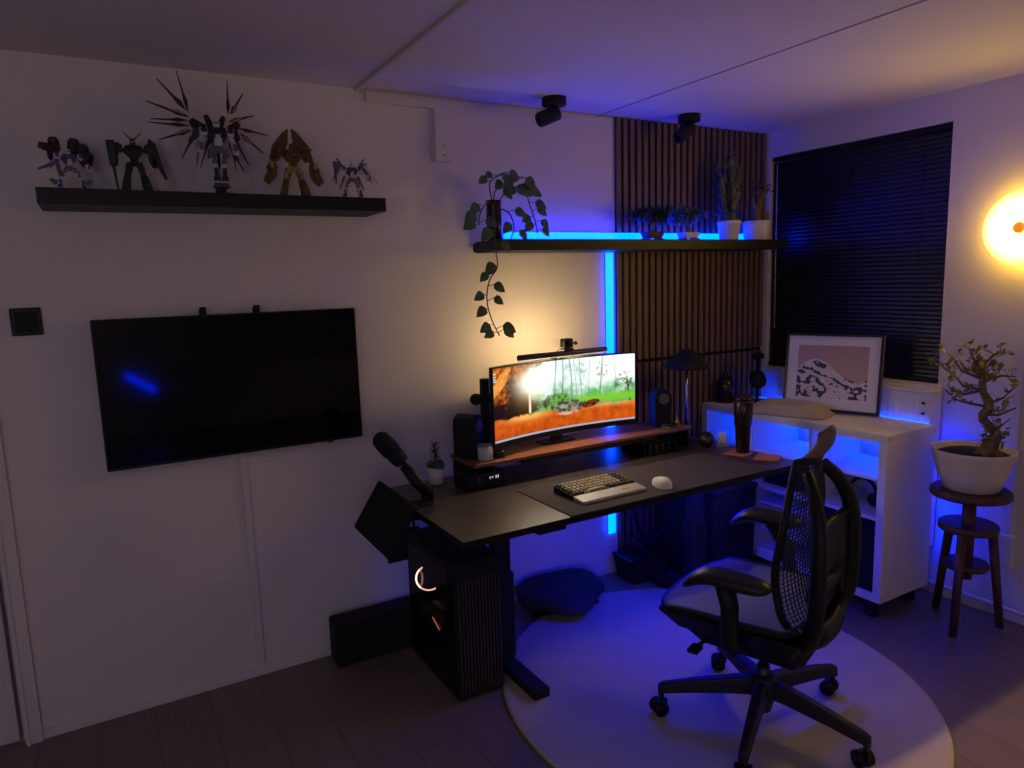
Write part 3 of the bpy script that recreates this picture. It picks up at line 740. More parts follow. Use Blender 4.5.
# ------------------------------------------------------------------ computer tower
t = thing('computer_tower', 'black computer tower with glowing fan ring under the desk left end', 'computer', (-2.312, -.41, 0))
PH = .545
c = MB().box((-.10, -.235, .012), (.10, .23, .04)).box((-.10, -.235, PH - .02), (.10, .23, PH)).box((.092, -.235, .04), (.10, .23, PH - .02)).box((-.10, -.235, .04), (.092, -.16, PH - .02)).box((-.10, .21, .04), (.092, .23, PH - .02)).box((-.10, -.16, .40), (-.02, -.06, PH - .02))
c.build('case', M['blackm'], t, bevel=.003)
tg = mat('tinted_side_glass', (.003, .003, .004, 1), .08, var=.05, alpha=.38)
MB().box((-.1025, -.225, .03), (-.1, .22, PH - .02)).build('side_glass', tg, t)
s = MB()
for k in range(13):
    x = -.085 + k * .0142
    s.box((x - .0045, -.246, .03), (x + .0045, -.235, PH - .05))
s.build('front_slats', mat('dark_front_slat', hexc(58, 46, 44), .32, var=.2), t, bevel=.001, seg=1)
MB().box((-.10, -.23, PH), (.10, .22, PH + .012)).build('top_mesh', M['blackm'], t)
for x in (-.09, .06): MB().box((x, -.22, 0), (x + .03, .2, .012)).build('foot', M['blackm'], t)
a = MB(); pts = []
RCN = Vector((-.066, .082, .388)); rgt = Vector((.92, -.38, 0)); upv = Vector((0, 0, 1))
for k in range(30):
    an = math.radians(118 + 235 * k / 29)
    pts.append(RCN + (rgt * math.cos(an) + upv * math.sin(an)) * .054)
a.tube(pts, .0034, 6).build('fan_ring', M['ring'], t)
MB().tube([(-.085, .02, .245), (-.085, -.045, .218)], .0024, 6).build('light_bar', M['orange'], t)
MB().box((-.080, -.06, .20), (.05, .17, .24)).box((-.07, -.05, .24), (-.04, .05, .30)).build('graphics_card', M['rg'], t)
# black subwoofer box behind tower
t = thing('subwoofer', 'long black box lying on the floor against the wall under the television', 'subwoofer', (-2.51, -.09, 0))
MB().box((-.225, -.06, .008), (.20, .05, .20)).build('cabinet', M['blackm'], t, bevel=.012, seg=3)
MB().box((-.20, -.066, .03), (.185, -.06, .185)).build('grille', M['blackfab'], t, bevel=.003)
MB().box((-.21, -.05, 0), (-.17, .04, .008)).box((.14, -.05, 0), (.18, .04, .008)).build('feet', M['blackm'], t)

# ------------------------------------------------------------------ foot rest
t = thing('foot_rest', 'black ergonomic foot rest with dimpled top beneath the desk', 'foot rest', (-1.625, -.185, .0125), -.13)
def ff(u, v):
    x = (u - .5) * 2; y = (v - .5) * 2
    e = (1 - abs(x) ** 5) * (1 - abs(y) ** 5)
    front = .085 * (1 - x * x) ** 2 if y < 0 else 0
    px = x * .23 * (1 - .30 * y ** 4)
    py = y * .14 * (1 - .38 * x ** 4) - front * y * -1 * .9 * abs(y)
    return (px, py + (0), .048 + .042 * (y + 1) / 2 + .045 * max(e, 0) ** .5)
k = MB().grid(ff, 30, 22)
k.grid(lambda u, v: (ff(u, v)[0] * .94, ff(u, v)[1] * .94, .034 + .03 * v), 30, 22)
rim = [(i / 30, 0) for i in range(31)] + [(1, i / 22) for i in range(1, 23)] + [(1 - i / 30, 1) for i in range(1, 31)] + [(0, 1 - i / 22) for i in range(1, 23)]
def rimf(a, b):
    q = rim[int(round(a * (len(rim) - 1)))]
    p = ff(*q); lo = (p[0] * .94, p[1] * .94, .034 + .03 * q[1])
    return tuple(p[i] * (1 - b) + lo[i] * b for i in range(3))
k.grid(rimf, len(rim) - 1, 2)
M['footp'] = mat('foot_rest_rubber', hexc(36, 36, 44), .7, var=.1)
k.build('top_pad', M['footp'], t)
k = MB()
for i in range(17):
    for j in range(11):
        x, y, z = ff(.12 + .76 * i / 16, .14 + .72 * j / 10)
        k.ball((x, y, z), (.0065, .0065, .004), 6, 4)
k.build('nubs', M['footp'], t)
MB().box((-.17, -.08, 0), (.17, .09, .016)).prism([(-.07, .016), (.08, .016), (.08, .06), (-.05, .04)], -.15, -.12, 'x').prism([(-.07, .016), (.08, .016), (.08, .06), (-.05, .04)], .12, .15, 'x').build('base_frame', M['blackm'], t, bevel=.003)

# dark bin + cable spine near right leg
t = thing('cable_box', 'black lidded box on the floor beside the right desk leg', 'box', (-1.06, -.135, 0))
MB().taper((0, 0, 0), (.23, .15), (0, 0, .12), (.26, .17)).build('box_body', M['blackm'], t, bevel=.01)
MB().box((-.137, -.09, .12), (.137, .09, .138)).build('lid', M['black'], t, bevel=.006)
MB().box((-.06, -.09, .14), (.05, .04, .21)).build('adapter', M['black'], t, bevel=.006)
t = thing('cable_spine', 'curved black segmented cable spine hanging under the desk', 'cable', (-1.22, -.20, DZ - .025))
pts = []
for k in range(22):
    u = k / 21
    pts.append(Vector((.0 + .14 * u + .10 * u * u, 0, -.12 - .42 * math.sin(min(1, u * 1.15) * PI / 2) + .20 * max(0, u - .55) ** 1.2)))
pts = [Vector((0, 0, 0)), Vector((0, 0, -.06))] + pts
s = MB().tube([tuple(p) for p in pts], .008, 8)
for p in pts[1:]:
    s.ball(tuple(p), (.016, .016, .010), 10, 6)
s.build('spine_links', M['chairp'], t)
MB().lathe([(.03, -.01), (.03, 0)], 16).build('ceiling_clip', M['blackm'], t)

# dark storage cabinet under desk right
t = thing('storage_box', 'dark fabric storage crate standing under the desk right end', 'storage box', (-.735, -.27, 0))
MB().taper((0, 0, 0), (.30, .40), (0, 0, .50), (.32, .42)).build('crate', M['blackfab'], t, bevel=.008)
MB().box((-.165, -.215, .50), (.165, .215, .52)).build('lid', M['blackm'], t, bevel=.004)
MB().tube([(-.06, -.206, .36), (-.05, -.225, .33), (.05, -.225, .33), (.06, -.206, .36)], .008, 8).build('handle', M['blackm'], t)

# ------------------------------------------------------------------ white cube shelving unit
ku = thing('shelving_unit', 'white two by three cube shelving unit under the window', 'shelving unit', (KX, KY0, KZ0))
D_, L_, HH = .384, KY1 - KY0, KZ1 - KZ0
MB().box((0, 0, HH - .038), (D_, L_, HH)).build('top_board', M['white'], ku, bevel=.002)
MB().box((0, 0, 0), (D_, L_, .038)).build('bottom_board', M['white'], ku, bevel=.002)
for y in (0, L_ - .038):
    sp = MB().box((0, y, .038), (D_, y + .038, HH - .038)).build('side_panel', M['white'], ku, bevel=.002)
    if y == 0:
        for zc in (HH - .02, .02): MB().at((.02, 0, zc), (PI / 2, 0, 0)).lathe([(.004, 0), (.004, .001)], 10).build('screw_cap', M['steel'], sp)
for y in (.388, .757):
    MB().box((.0, y - .009, .038), (D_ - .004, y + .009, HH - .038)).build('divider', M['white'], ku, bevel=.001)
MB().box((.004, .038, .385), (D_ - .004, L_ - .038, .401)).build('middle_board', M['white'], ku, bevel=.001)
for y0, y1 in ((.038, .380), (.396, .749), (.765, L_ - .038)):
    MB().box((.02, y0, .566), (D_ - .004, y1, .578)).build('insert_shelf', M['white'], ku)
    MB().box((D_ - .012, y0, .038), (D_ - .004, y1, .566)).build('back_panel', M['white'], ku)
for (x, y) in ((.02, .04), (.02, L_ - .09), (D_ - .07, .04), (D_ - .07, L_ - .09)):
    MB().box((x, y, -KZ0), (x + .045, y + .045, 0)).build('leg', M['blackm'], ku, bevel=.003)
# inserts: drawers in middle lower cell
t = thing('drawer_insert', 'white open drawer insert in the lower middle cube', 'drawer insert', (KX + .02, KY0 + .396, KZ0 + .038))
MB().box((0, .002, 0), (.34, .010, .345)).box((0, .343, 0), (.34, .351, .345)).box((0, .01, 0), (.34, .343, .010)).box((0, .01, .335), (.34, .343, .345)).build('frame', M['white'], t)
for z in (.115, .26):
    MB().box((.0, .010, z), (.33, .343, z + .012)).build('shelf', M['white'], t)
# dark boxes
def box_in(y0, y1, label, z0=KZ0 + .038, h=.32):
    t = thing('storage_bin', label, 'storage bin', (KX + .012, KY0 + y0, z0 + .0005), group='dark bins in the white shelving unit')
    MB().box((.0, .004, 0), (.34, y1 - y0 - .004, h)).build('bin_body', M['blackfab'], t, bevel=.005)
    MB().box((-.002, (y1 - y0) / 2 - .035, h - .09), (.004, (y1 - y0) / 2 + .035, h - .06)).build('handle', M['blackm'], t, bevel=.002)
box_in(.038, .380, 'dark fabric bin filling the lower cube nearest the camera')
box_in(.765, L_ - .038, 'dark fabric bin filling the lower cube in the room corner')
g = 'black items below the insert shelves'
t = thing('headphones', 'black folded headphones in the upper right cube below its shelf', 'headphones', (KX + .17, KY0 + .20, KZ0 + .401))
for yy in (-.07, .07): MB().ball((-.03, yy, .035), (.025, .04, .035)).build('ear_cup', M['blackm'], t)
MB().tube([(-.02, -.07 * math.cos(a_ * PI / 10), .05 + .075 * math.sin(a_ * PI / 10)) for a_ in range(11)], .008, 8).build('headband', M['blackm'], t)
t = thing('tool_case', 'black tool case in the upper middle cube below its shelf', 'case', (KX + .03, KY0 + .43, KZ0 + .401))
MB().box((.02, 0, 0), (.26, .28, .11)).build('case_body', M['black'], t, bevel=.01)
MB().tube([(.02, .09, .06), (0, .10, .06), (0, .18, .06), (.02, .19, .06)], .006, 8).build('handle', M['blackm'], t)

# ------------------------------------------------------------------ on the unit: cushion, framed print, small items
KT = KZ1
t = thing('seat_cushion', 'beige linen cushion lying flat on the white shelving unit', 'cushion', (-.408, -.530, KT + .001), .30)
def cf(u, v, top=True):
    x = (u - .5) * 2; y = (v - .5) * 2
    e = max(0, (1 - x ** 4) * (1 - y ** 4)) ** .8
    sgn = 1 if top else 0
    z = .008 + (.058 * e * (1 - .50 * math.exp(-(x * x + y * y) * 6)) * (1 + .25 * x) + .006 * noise.noise(Vector((x * 3, y * 3, 0))) * e) * sgn
    sh = 1 - .06 * (x * x * y * y)
    return (.100 * x * sh, .205 * y * sh, z if top else .001)
cu = MB().grid(lambda u, v: cf(u, v), 24, 28).grid(lambda u, v: cf(u, v, False), 24, 28)
rim = [cf(i / 24, 0) for i in range(25)] + [cf(1, i / 28) for i in range(1, 29)] + [cf(1 - i / 24, 1) for i in range(1, 25)] + [cf(0, 1 - i / 28) for i in range(1, 29)]
cu.build('cover', M['cush'], t)
MB().tube([(p[0], p[1], p[2] * .5 + .002) for p in rim], .006, 6).build('piping', M['cush'], t)
MB().at((0, 0, .036)).ball((0, 0, 0), (.010, .010, .004), 12, 6).build('button', M['cush'], t)

# framed generic print leaning on the window
FB0 = Vector((-.325, -.425, KT + .0035)); FB1 = Vector((-.163, -.868, KT + .0035))
fw = (FB1 - FB0).length; fa = math.atan2(FB1.y - FB0.y, FB1.x - FB0.x)
t = thing('framed_print', 'framed pinkish white print with dark blue shapes leaning before the window', 'picture', tuple((FB0 + FB1) / 2), fa)
fh = .405
lean = -.15
R4 = (lean, 0, 0)
fr = MB().at((0, 0, 0), R4)
bw = .012
fr.box((-fw / 2, -.010, 0), (fw / 2, .014, bw * 1.4)).box((-fw / 2, -.010, fh - bw), (fw / 2, .014, fh)).box((-fw / 2, -.010, bw), (-fw / 2 + bw, .014, fh - bw)).box((fw / 2 - bw, -.010, bw), (fw / 2, .014, fh - bw))
fr.build('frame', mat('frame_dark', hexc(30, 24, 30), .35, var=.1), t, bevel=.001)
MB().at((0, 0, 0), R4).box((fw / 2 - .001, .0, 0), (fw / 2 + .002, .016, fh)).build('frame_edge', M['leather'], t)
MB().at((0, 0, 0), R4).box((-fw / 2 + .004, .0, .004), (fw / 2 - .004, .010, fh - .004)).build('backing_board', M['trimw'], t)
def art(u, v):
    mw, mh = .115, .15
    if u < mw or u > 1 - mw or v < mh + .01 or v > 1 - mh + .02: return hexc(222, 216, 226)[:3]
    x = (u - mw) / (1 - 2 * mw); y = (v - mh) / (1 - 2 * mh)
    sky = mix(hexc(196, 166, 166)[:3], hexc(176, 146, 150)[:3], y)
    wv = noise.fractal(Vector((x * 3.2, y * 3.4 + x * 1.1, 2.1)), .7, 2, 4)
    rid = .52 + .26 * math.cos((x - .28) * 5.2) * (1 - .3 * x) + .05 * wv
    if y > rid: return sky
    band = math.sin((y * 2.2 + x * 1.4 + wv * .75) * 9)
    c = hexc(214, 206, 212)[:3]
    if band > .25: c = hexc(30, 34, 74)[:3]
    elif band > .05: c = hexc(110, 112, 140)[:3]
    if y > rid - .05: c = hexc(220, 214, 216)[:3]
    if .34 < x and abs(y - rid) < .03 and wv > .2: c = hexc(40, 42, 80)[:3]
    return c
ax, ay = 170, 130
pr = MB().at((0, 0, 0), R4)
pr.grid(lambda u, v: (-fw / 2 + bw + (fw - 2 * bw) * u, -.0012, bw + (fh - 2 * bw) * v), ax, ay, False)
pr.build('print', attr_mat('print_paper', 0), t, vcol=[art(i / ax, j / ay) for j in range(ay + 1) for i in range(ax + 1)], fix=False)

# dark bell bottle, amber candle glass, headphones on stand
t = thing('dark_bottle', 'squat dark brown glass decanter in the corner of the shelving unit', 'bottle', (-.395, -.085, KT))
MB().lathe([(.052, 0), (.055, .006), (.056, .012)], 28).build('wood_base', M['dwood'], t)
MB().lathe([(.044, .012), (.048, .02), (.048, .10), (.042, .125), (.024, .142), (.014, .15), (.012, .165), (.014, .168), (0, .168)], 30).build('glass_body', M['smoke'], t)
t = thing('candle_glass', 'small amber candle glass beside the dark decanter', 'candle', (-.385, -.175, KT))
MB().lathe([(.022, 0), (.024, .002), (.026, .045), (.024, .045), (.022, .004), (0, .004)], 22).build('jar', M['amber'], t)
MB().lathe([(.0215, .005), (.0230, .030), (0, .030)], 20).build('wax', M['wax'], t)
t = thing('headphone_stand', 'black stand holding the headphones on top of the shelving unit', 'headphone stand', (-.26, -.20, KT))
MB().lathe([(.05, 0), (.05, .01), (.01, .014)], 28).tube([(0, 0, .01), (0, 0, .262)], .006, 10).at((0, 0, .262), (0, PI / 2, 0)).lathe([(.018, -.03), (.018, .03)], 18).build('stand_body', M['blackm'], t)
HP = Vector((-.26, -.20, KT))
t = thing('headphones', 'black over ear headphones hanging on the stand by the wall', 'headphones', tuple(HP + Vector((0, 0, .14))), .75)
hb = [(.068 * math.cos(a_ * PI / 14), 0, .075 + .073 * math.sin(a_ * PI / 14)) for a_ in range(15)]
MB().tube([(.070, 0, .0)] + hb + [(-.070, 0, .0)], .008, 8).build('headband', M['blackm'], t)
for sgn in (1, -1):
    MB().at((.058 * sgn, 0, -.01), (0, PI / 2, 0)).lathe([(.030, -.022), (.042, -.014), (.045, .0), (.042, .016), (.030, .022)], 28).build('ear_cup', M['blackm'], t)
# small decorative items behind cushion
t = thing('trinket_dish', 'little reddish trinket dish on the unit behind the cushion', 'dish', (-.21, -.36, KT))
MB().lathe([(.02, 0), (.035, .012), (.033, .012), (.018, .004), (0, .004)], 24).build('dish', M['cork'], t)

# ------------------------------------------------------------------ plant stool and bonsai
SX, SY = -.215, -1.340
t = thing('plant_stool', 'dark wooden screw stool carrying the bonsai pot', 'stool', (SX, SY, 0))
MB().lathe([(.150, .60), (.157, .607), (.157, .626), (.150, .634)], 44).build('seat', M['dwood'], t)
MB().tube([(0, 0, .22), (0, 0, .60)], .027, 16).build('screw_post', M['dwood'], t)
MB().lathe([(.112, .445), (.117, .450), (.117, .472), (.112, .477)], 40).build('under_disc', M['dwood'], t)
MB().lathe([(.085, .27), (.09, .275), (.09, .292), (.085, .297)], 32).build('lower_disc', M['dwood'], t)
for dx, dy in ((-.15, -.04), (.10, -.11), (.06, .15)):
    MB().tube([(dx * .62, dy * .62, .46), (dx, dy, .0)], [.020, .016], 10).build('leg', M['dwood'], t)
t = thing('bonsai_tree', 'bonsai with twisted trunk in wide cream bowl on the wooden stool', 'bonsai', (SX, SY, .636))
MB().lathe([(.102, 0), (.108, .004), (.134, .07), (.157, .158), (.163, .176), (.160, .180), (.152, .175), (.147, .150), (0, .150)], 56).build('pot', M['pot'], t)
MB().lathe([(.147, .1505), (.12, .163), (.0, .172)], 32).build('soil', M['soil'], t)
TR = [(0, -.06, .155), (0, -.06, .185), (0, -.070, .215), (0, -.085, .245), (0, -.085, .265), (0, -.060, .290), (0, -.030, .312), (0, -.030, .335), (0, -.050, .362), (0, -.048, .395), (0, -.024, .43), (0, -.016, .47), (0, -.018, .51), (0, -.022, .545)]
TRr = [.042, .036, .030, .024, .020, .017, .018, .019, .019, .018, .015, .013, .011, .008]
def rough_tube(mb, pts, rs, n=12):
    k0 = len(mb.v); mb.tube(pts, rs, n)
    for i in range(k0, len(mb.v)):
        p = Vector(mb.v[i]); d = noise.noise_vector(p * 45) * .004
        mb.v[i] = tuple(p + d)
tk = MB(); rough_tube(tk, TR, TRr)
for a_ in range(6):
    an = a_ * 1.05 + .3
    rough_tube(tk, [(0, -.06, .19), (.03 * math.cos(an), -.06 + .03 * math.sin(an), .178), (.06 * math.cos(an), -.06 + .06 * math.sin(an), .158)], [.020, .016, .007], 8)
tk.build('trunk', M['bark'], t)
br = MB(); lv = MB()
rnd = random.Random(5)
# screen-right is roughly -y, screen-left +y
branches = [
    [(-.005, -.02, .44), (-.01, .05, .45), (-.01, .09, .49), (-.01, .13, .515), (-.01, .165, .545)],
    [(-.0, -.015, .49), (-.02, .06, .52), (-.01, .10, .57), (-.01, .14, .60)],
    [(-.0, -.015, .53), (-.02, .02, .58), (-.02, .03, .62)],
    [(-.0, -.015, .52), (-.01, -.03, .56), (0, -.06, .60), (.0, -.10, .61)],
    [(-.0, -.015, .47), (-.01, -.05, .49), (.0, -.09, .51), (.01, -.14, .51)],
    [(.0, -.045, .40), (.0, -.06, .395), (-.01, -.11, .42), (-.01, -.15, .47)],
    [(0, -.045, .35), (-.02, -.07, .34), (-.03, -.11, .35), (-.03, -.165, .385)],
    [(.0, -.05, .29), (-.02, -.09, .27), (-.04, -.11, .29), (-.03, -.15, .34)],
    [(-.0, -.02, .44), (-.04, .03, .42), (-.06, .06, .43), (-.07, .09, .455)],
    [(0, -.045, .37), (-.03, .04, .385), (-.03, .09, .395)],
    [(-.0, -.015, .50), (-.06, .0, .53), (-.08, -.02, .58)],
    [(-.0, -.015, .46), (.05, .01, .49), (.08, .0, .54)],
    [(.0, -.075, .25), (-.03, -.09, .24), (-.05, -.08, .235)],
]
def rv(s=1): return Vector((rnd.uniform(-1, 1), rnd.uniform(-1, 1), rnd.uniform(-1, 1))) * s
for bi, bpts in enumerate(branches):
    bpts = [Vector(p) for p in bpts]
    rough_tube(br, bpts, [.007 * (1 - .6 * i / (len(bpts) - 1)) for i in range(len(bpts))], 6)
    for tw in range(7):
        i = rnd.randint(max(1, len(bpts) - 3), len(bpts) - 1)
        p0 = bpts[i].lerp(bpts[i - 1], rnd.random() * .6)
        e = p0 + Vector((rnd.uniform(-1, 1), rnd.uniform(-1, 1), rnd.uniform(-.15, 1))) * .038
        br.tube([p0, (p0 + e) / 2 + rv(.004), e], .0014, 4)
        for q in range(rnd.randint(3, 5)):
            d = rv() + Vector((0, 0, .35))
            lv.leaf(e + rv(.008), d, (0, 0, 1), rnd.uniform(.022, .038), rnd.uniform(.014, .022), .2, .15)
for k in range(10):   # sprout leaves at trunk base
    p = Vector((.0, -.10, .22)) + rv(.02)
    lv.leaf(p, rv() + Vector((0, -.4, .5)), (0, 0, 1), .034, .016)
br.build('branches', M['bark'], t)
lv.build('foliage', M['leaf'], t)

# ------------------------------------------------------------------ plants on the long shelf
ZS = 1.781
# hanging pothos in a slim dark vase
VX = -1.912
t = thing('hanging_pothos', 'trailing variegated pothos in dark glass vase at the long shelf left end', 'potted plant', (VX, -.15, ZS))
MB().lathe([(.030, 0), (.033, .004), (.034, .08), (.032, .15), (.034, .172), (.031, .172), (.029, .14), (.030, .06), (0, .05)], 26).build('vase', M['smoke'], t)
vn = MB(); vl = MB(); rv_ = random.Random(3)
def vine(pts, leafs, s=1.0, seed=0):
    pts = [Vector(p) for p in pts]
    # smooth
    out = []
    for i in range(len(pts) - 1):
        for k in range(4):
            tt = k / 4
            p0 = pts[max(i - 1, 0)]; p1 = pts[i]; p2 = pts[i + 1]; p3 = pts[min(i + 2, len(pts) - 1)]
            out.append(.5 * ((2 * p1) + (-p0 + p2) * tt + (2 * p0 - 5 * p1 + 4 * p2 - p3) * tt * tt + (-p0 + 3 * p1 - 3 * p2 + p3) * tt ** 3))
    out.append(pts[-1])
    vn.tube(out, .0028, 6)
    for (f, side, L) in leafs:
        i = min(int(f * (len(out) - 1)), len(out) - 1)
        p = out[i]
        st = p + Vector((side * .028, -.012 + rv_.uniform(-.01, .01), rv_.uniform(.0, .018)))
        vn.tube([p, st], .0016, 5)
        d = Vector((side * .75, -.25, -.75 + rv_.uniform(-.2, .45)))
        vl.leaf(st, d, (0, -1, .25), L * s, L * s * .78, .12, .15)
# long hanging strand
vine([(-.02, -.02, .15), (-.04, -.07, .13), (-.075, -.135, .05), (-.080, -.15, -.05), (-.075, -.15, -.12), (-.115, -.145, -.18), (-.125, -.14, -.26), (-.105, -.14, -.34), (-.070, -.14, -.41)],
     [(.30, -1, .07), (.36, 1, .055), (.52, -1, .068), (.60, -1, .05), (.66, 1, .06), (.72, -1, .055), (.78, 1, .052), (.84, -1, .06), (.92, -1, .062), (.95, 1, .068), (.99, 1, .06), (.99, -1, .055)])
vine([(0, 0, .16), (.0, -.02, .21), (.06, -.03, .235), (.11, -.03, .22), (.15, -.03, .20), (.17, -.03, .15), (.19, -.03, .10), (.20, -.04, .03)],
     [(.2, 1, .06), (.28, -1, .05), (.38, 1, .075), (.46, -1, .06), (.52, 1, .07), (.6, 1, .055), (.68, 1, .062), (.82, 1, .058), (.86, -1, .055), (.9, 1, .055), (.95, -1, .06), (.98, 1, .05)])
vine([(0, 0, .15), (-.02, -.01, .20), (-.03, -.03, .245), (.0, -.04, .27), (.03, -.05, .285)], [(.5, -1, .05), (.7, 1, .055), (.95, 1, .05), (.8, -1, .045)])
vine([(0, 0, .14), (.04, -.03, .20), (.08, -.05, .25), (.12, -.06, .27)], [(.5, 1, .07), (.7, -1, .06), (.9, 1, .07), (.98, -1, .06)])
vine([(0, 0, .14), (-.05, -.04, .16), (-.10, -.06, .11), (-.115, -.07, .06)], [(.5, -1, .06), (.8, -1, .07), (.95, 1, .06), (.99, -1, .07)])
vine([(0, 0, .14), (.04, -.05, .12), (.06, -.07, .06), (.03, -.09, .0)], [(.4, 1, .06), (.7, -1, .06), (.9, 1, .055)])
vn.build('stems', M['stem'], t); vl.build('leaves', M['vine'], t)

def small_bonsai(x, label, potm, fol, R, hh, seed):
    t = thing('small_bonsai', label, 'potted plant', (x, -.15, ZS))
    rr = random.Random(seed)
    MB().taper((0, 0, .012), (.085, .055), (0, 0, .042), (.105, .07)).build('pot', potm, t, bevel=.003)
    MB().box((-.06, -.04, 0), (.06, .04, .006)).box((-.05, -.03, .006), (-.035, .03, .012)).box((.035, -.03, .006), (.05, .03, .012)).build('stand', M['dwood'], t, bevel=.001)
    tr = MB().tube([(0, 0, .04), (.008, 0, .06), (-.006, 0, .08), (.0, 0, .09 + hh * .3)], [.010, .008, .006, .004], 8)
    fo = MB()
    for k in range(44):
        d = Vector((rr.uniform(-1, 1), rr.uniform(-.7, .7), rr.uniform(-.35, .8)))
        c = Vector((0, 0, .075 + hh * .45)) + Vector((d.x * R, d.y * R * .8, d.z * hh * .55))
        tr.tube([(0, 0, .08), tuple(c)], .0013, 4)
        for q in range(16):
            dd_ = Vector((rr.uniform(-1, 1), rr.uniform(-1, 1), rr.uniform(-.6, .8)))
            fo.leaf(c, dd_, (0, 0, 1), rr.uniform(.026, .042), rr.uniform(.010, .015), .1, .35)
    tr.build('trunk', M['bark'], t); fo.build('foliage', fol, t)
small_bonsai(-.998, 'small leafy bonsai in shallow dark pot, leftmost on the slat panel shelf', M['dwood'], M['darkleaf'], .085, .09, 2)
small_bonsai(-.752, 'small feathery plant in square cream pot beside the tall cactus', M['potw'], mat('blue_green_leaf', hexc(96, 118, 124), .5, var=.2), .088, .10, 9)

t = thing('tall_cactus', 'tall branching euphorbia cactus in white pot on long shelf', 'cactus', (-.452, -.15, ZS))
MB().lathe([(.046, 0), (.049, .004), (.060, .085), (.064, .088), (.064, .104), (.060, .106), (.054, .095), (0, .090)], 36).build('pot', M['potw'], t)
MB().lathe([(.055, .0905), (0, .098)], 24).build('soil', M['soil'], t)
ca = MB(); rr = random.Random(11)
def col_c(base, tip, r, n=4, seg=10):
    base = Vector(base); tip = Vector(tip)
    k0 = len(ca.v)
    pts = [base.lerp(tip, i / seg) + Vector((math.sin(i * 1.1 + r * 900) * .004, 0, 0)) for i in range(seg + 1)]
    ca.tube(pts, [r * (.8 + .25 * (i % 2)) * (1 if i < seg else .4) for i in range(seg + 1)], 8)
    for i in range(1, seg * 6):
        p = base.lerp(tip, i / (seg * 6)); a = rr.uniform(0, 2 * PI)
        ca.leaf(p + Vector((math.cos(a), math.sin(a), 0)) * r * .8, (math.cos(a), math.sin(a), .7), (0, 0, 1), .030, .014, .1, .1)
for bx, by, tx, ty, th, r in ((0, 0, .01, 0, .44, .015), (-.02, .01, -.055, .0, .34, .012), (.02, -.01, .05, -.01, .40, .013), (-.03, -.02, -.075, -.02, .24, .010), (.0, -.03, -.02, -.04, .38, .012), (.03, .02, .075, .02, .27, .010), (-.01, .03, -.035, .04, .42, .011), (.015, .0, .028, .02, .48, .010)):
    col_c((bx, by, .09), (tx * 1.15, ty, th), r * 1.35)
ca.build('cactus_columns', M['cactus'], t)
sm = MB()
for k in range(40):
    p = Vector((rr.uniform(-.12, -.04), rr.uniform(-.05, .02), rr.uniform(.12, .19)))
    sm.leaf(p, (rr.uniform(-1, 1), rr.uniform(-1, 1), rr.uniform(0, 1)), (0, 0, 1), .028, .008)
    if k % 6 == 0: sm.tube([(-.05, 0, .11), tuple(p)], .0014, 4)
sm.build('side_shoots', M['darkleaf'], t)

t = thing('potted_jade_plant', 'dark leaved succulent in squat white pot at the long shelf right end', 'potted plant', (-.235, -.15, ZS))
MB().lathe([(.064, 0), (.068, .004), (.074, .075), (.076, .106), (.073, .108), (.069, .098), (0, .094)], 40).build('pot', M['potw'], t)
MB().lathe([(.069, .095), (0, .102)], 24).build('soil', M['soil'], t)
jt = MB(); jl = MB(); rr = random.Random(21)
jt.tube([(0, 0, .095), (.0, 0, .16), (.02, 0, .21), (.04, -.01, .27)], [.026, .022, .016, .010], 10)
jt.tube([(.0, 0, .16), (-.03, 0, .20), (-.04, 0, .27)], [.014, .010, .006], 8)
jt.ball((.045, -.02, .13), (.022, .02, .035), 10, 8)
for tip in ((.04, -.01, .27), (.075, -.02, .285), (-.04, 0, .27), (.02, .0, .30)):
    jt.tube([(.03, 0, .24), tip], .005, 6)
    for q in range(10):
        jl.leaf(Vector(tip) + Vector((rr.uniform(-.02, .02), rr.uniform(-.02, .02), rr.uniform(-.02, .02))), (rr.uniform(-1, 1), rr.uniform(-1, 1), rr.uniform(-.3, .7)), (0, 0, 1), .03, .014)
jt.build('trunk', M['bark'], t); jl.build('foliage', M['darkleaf'], t)

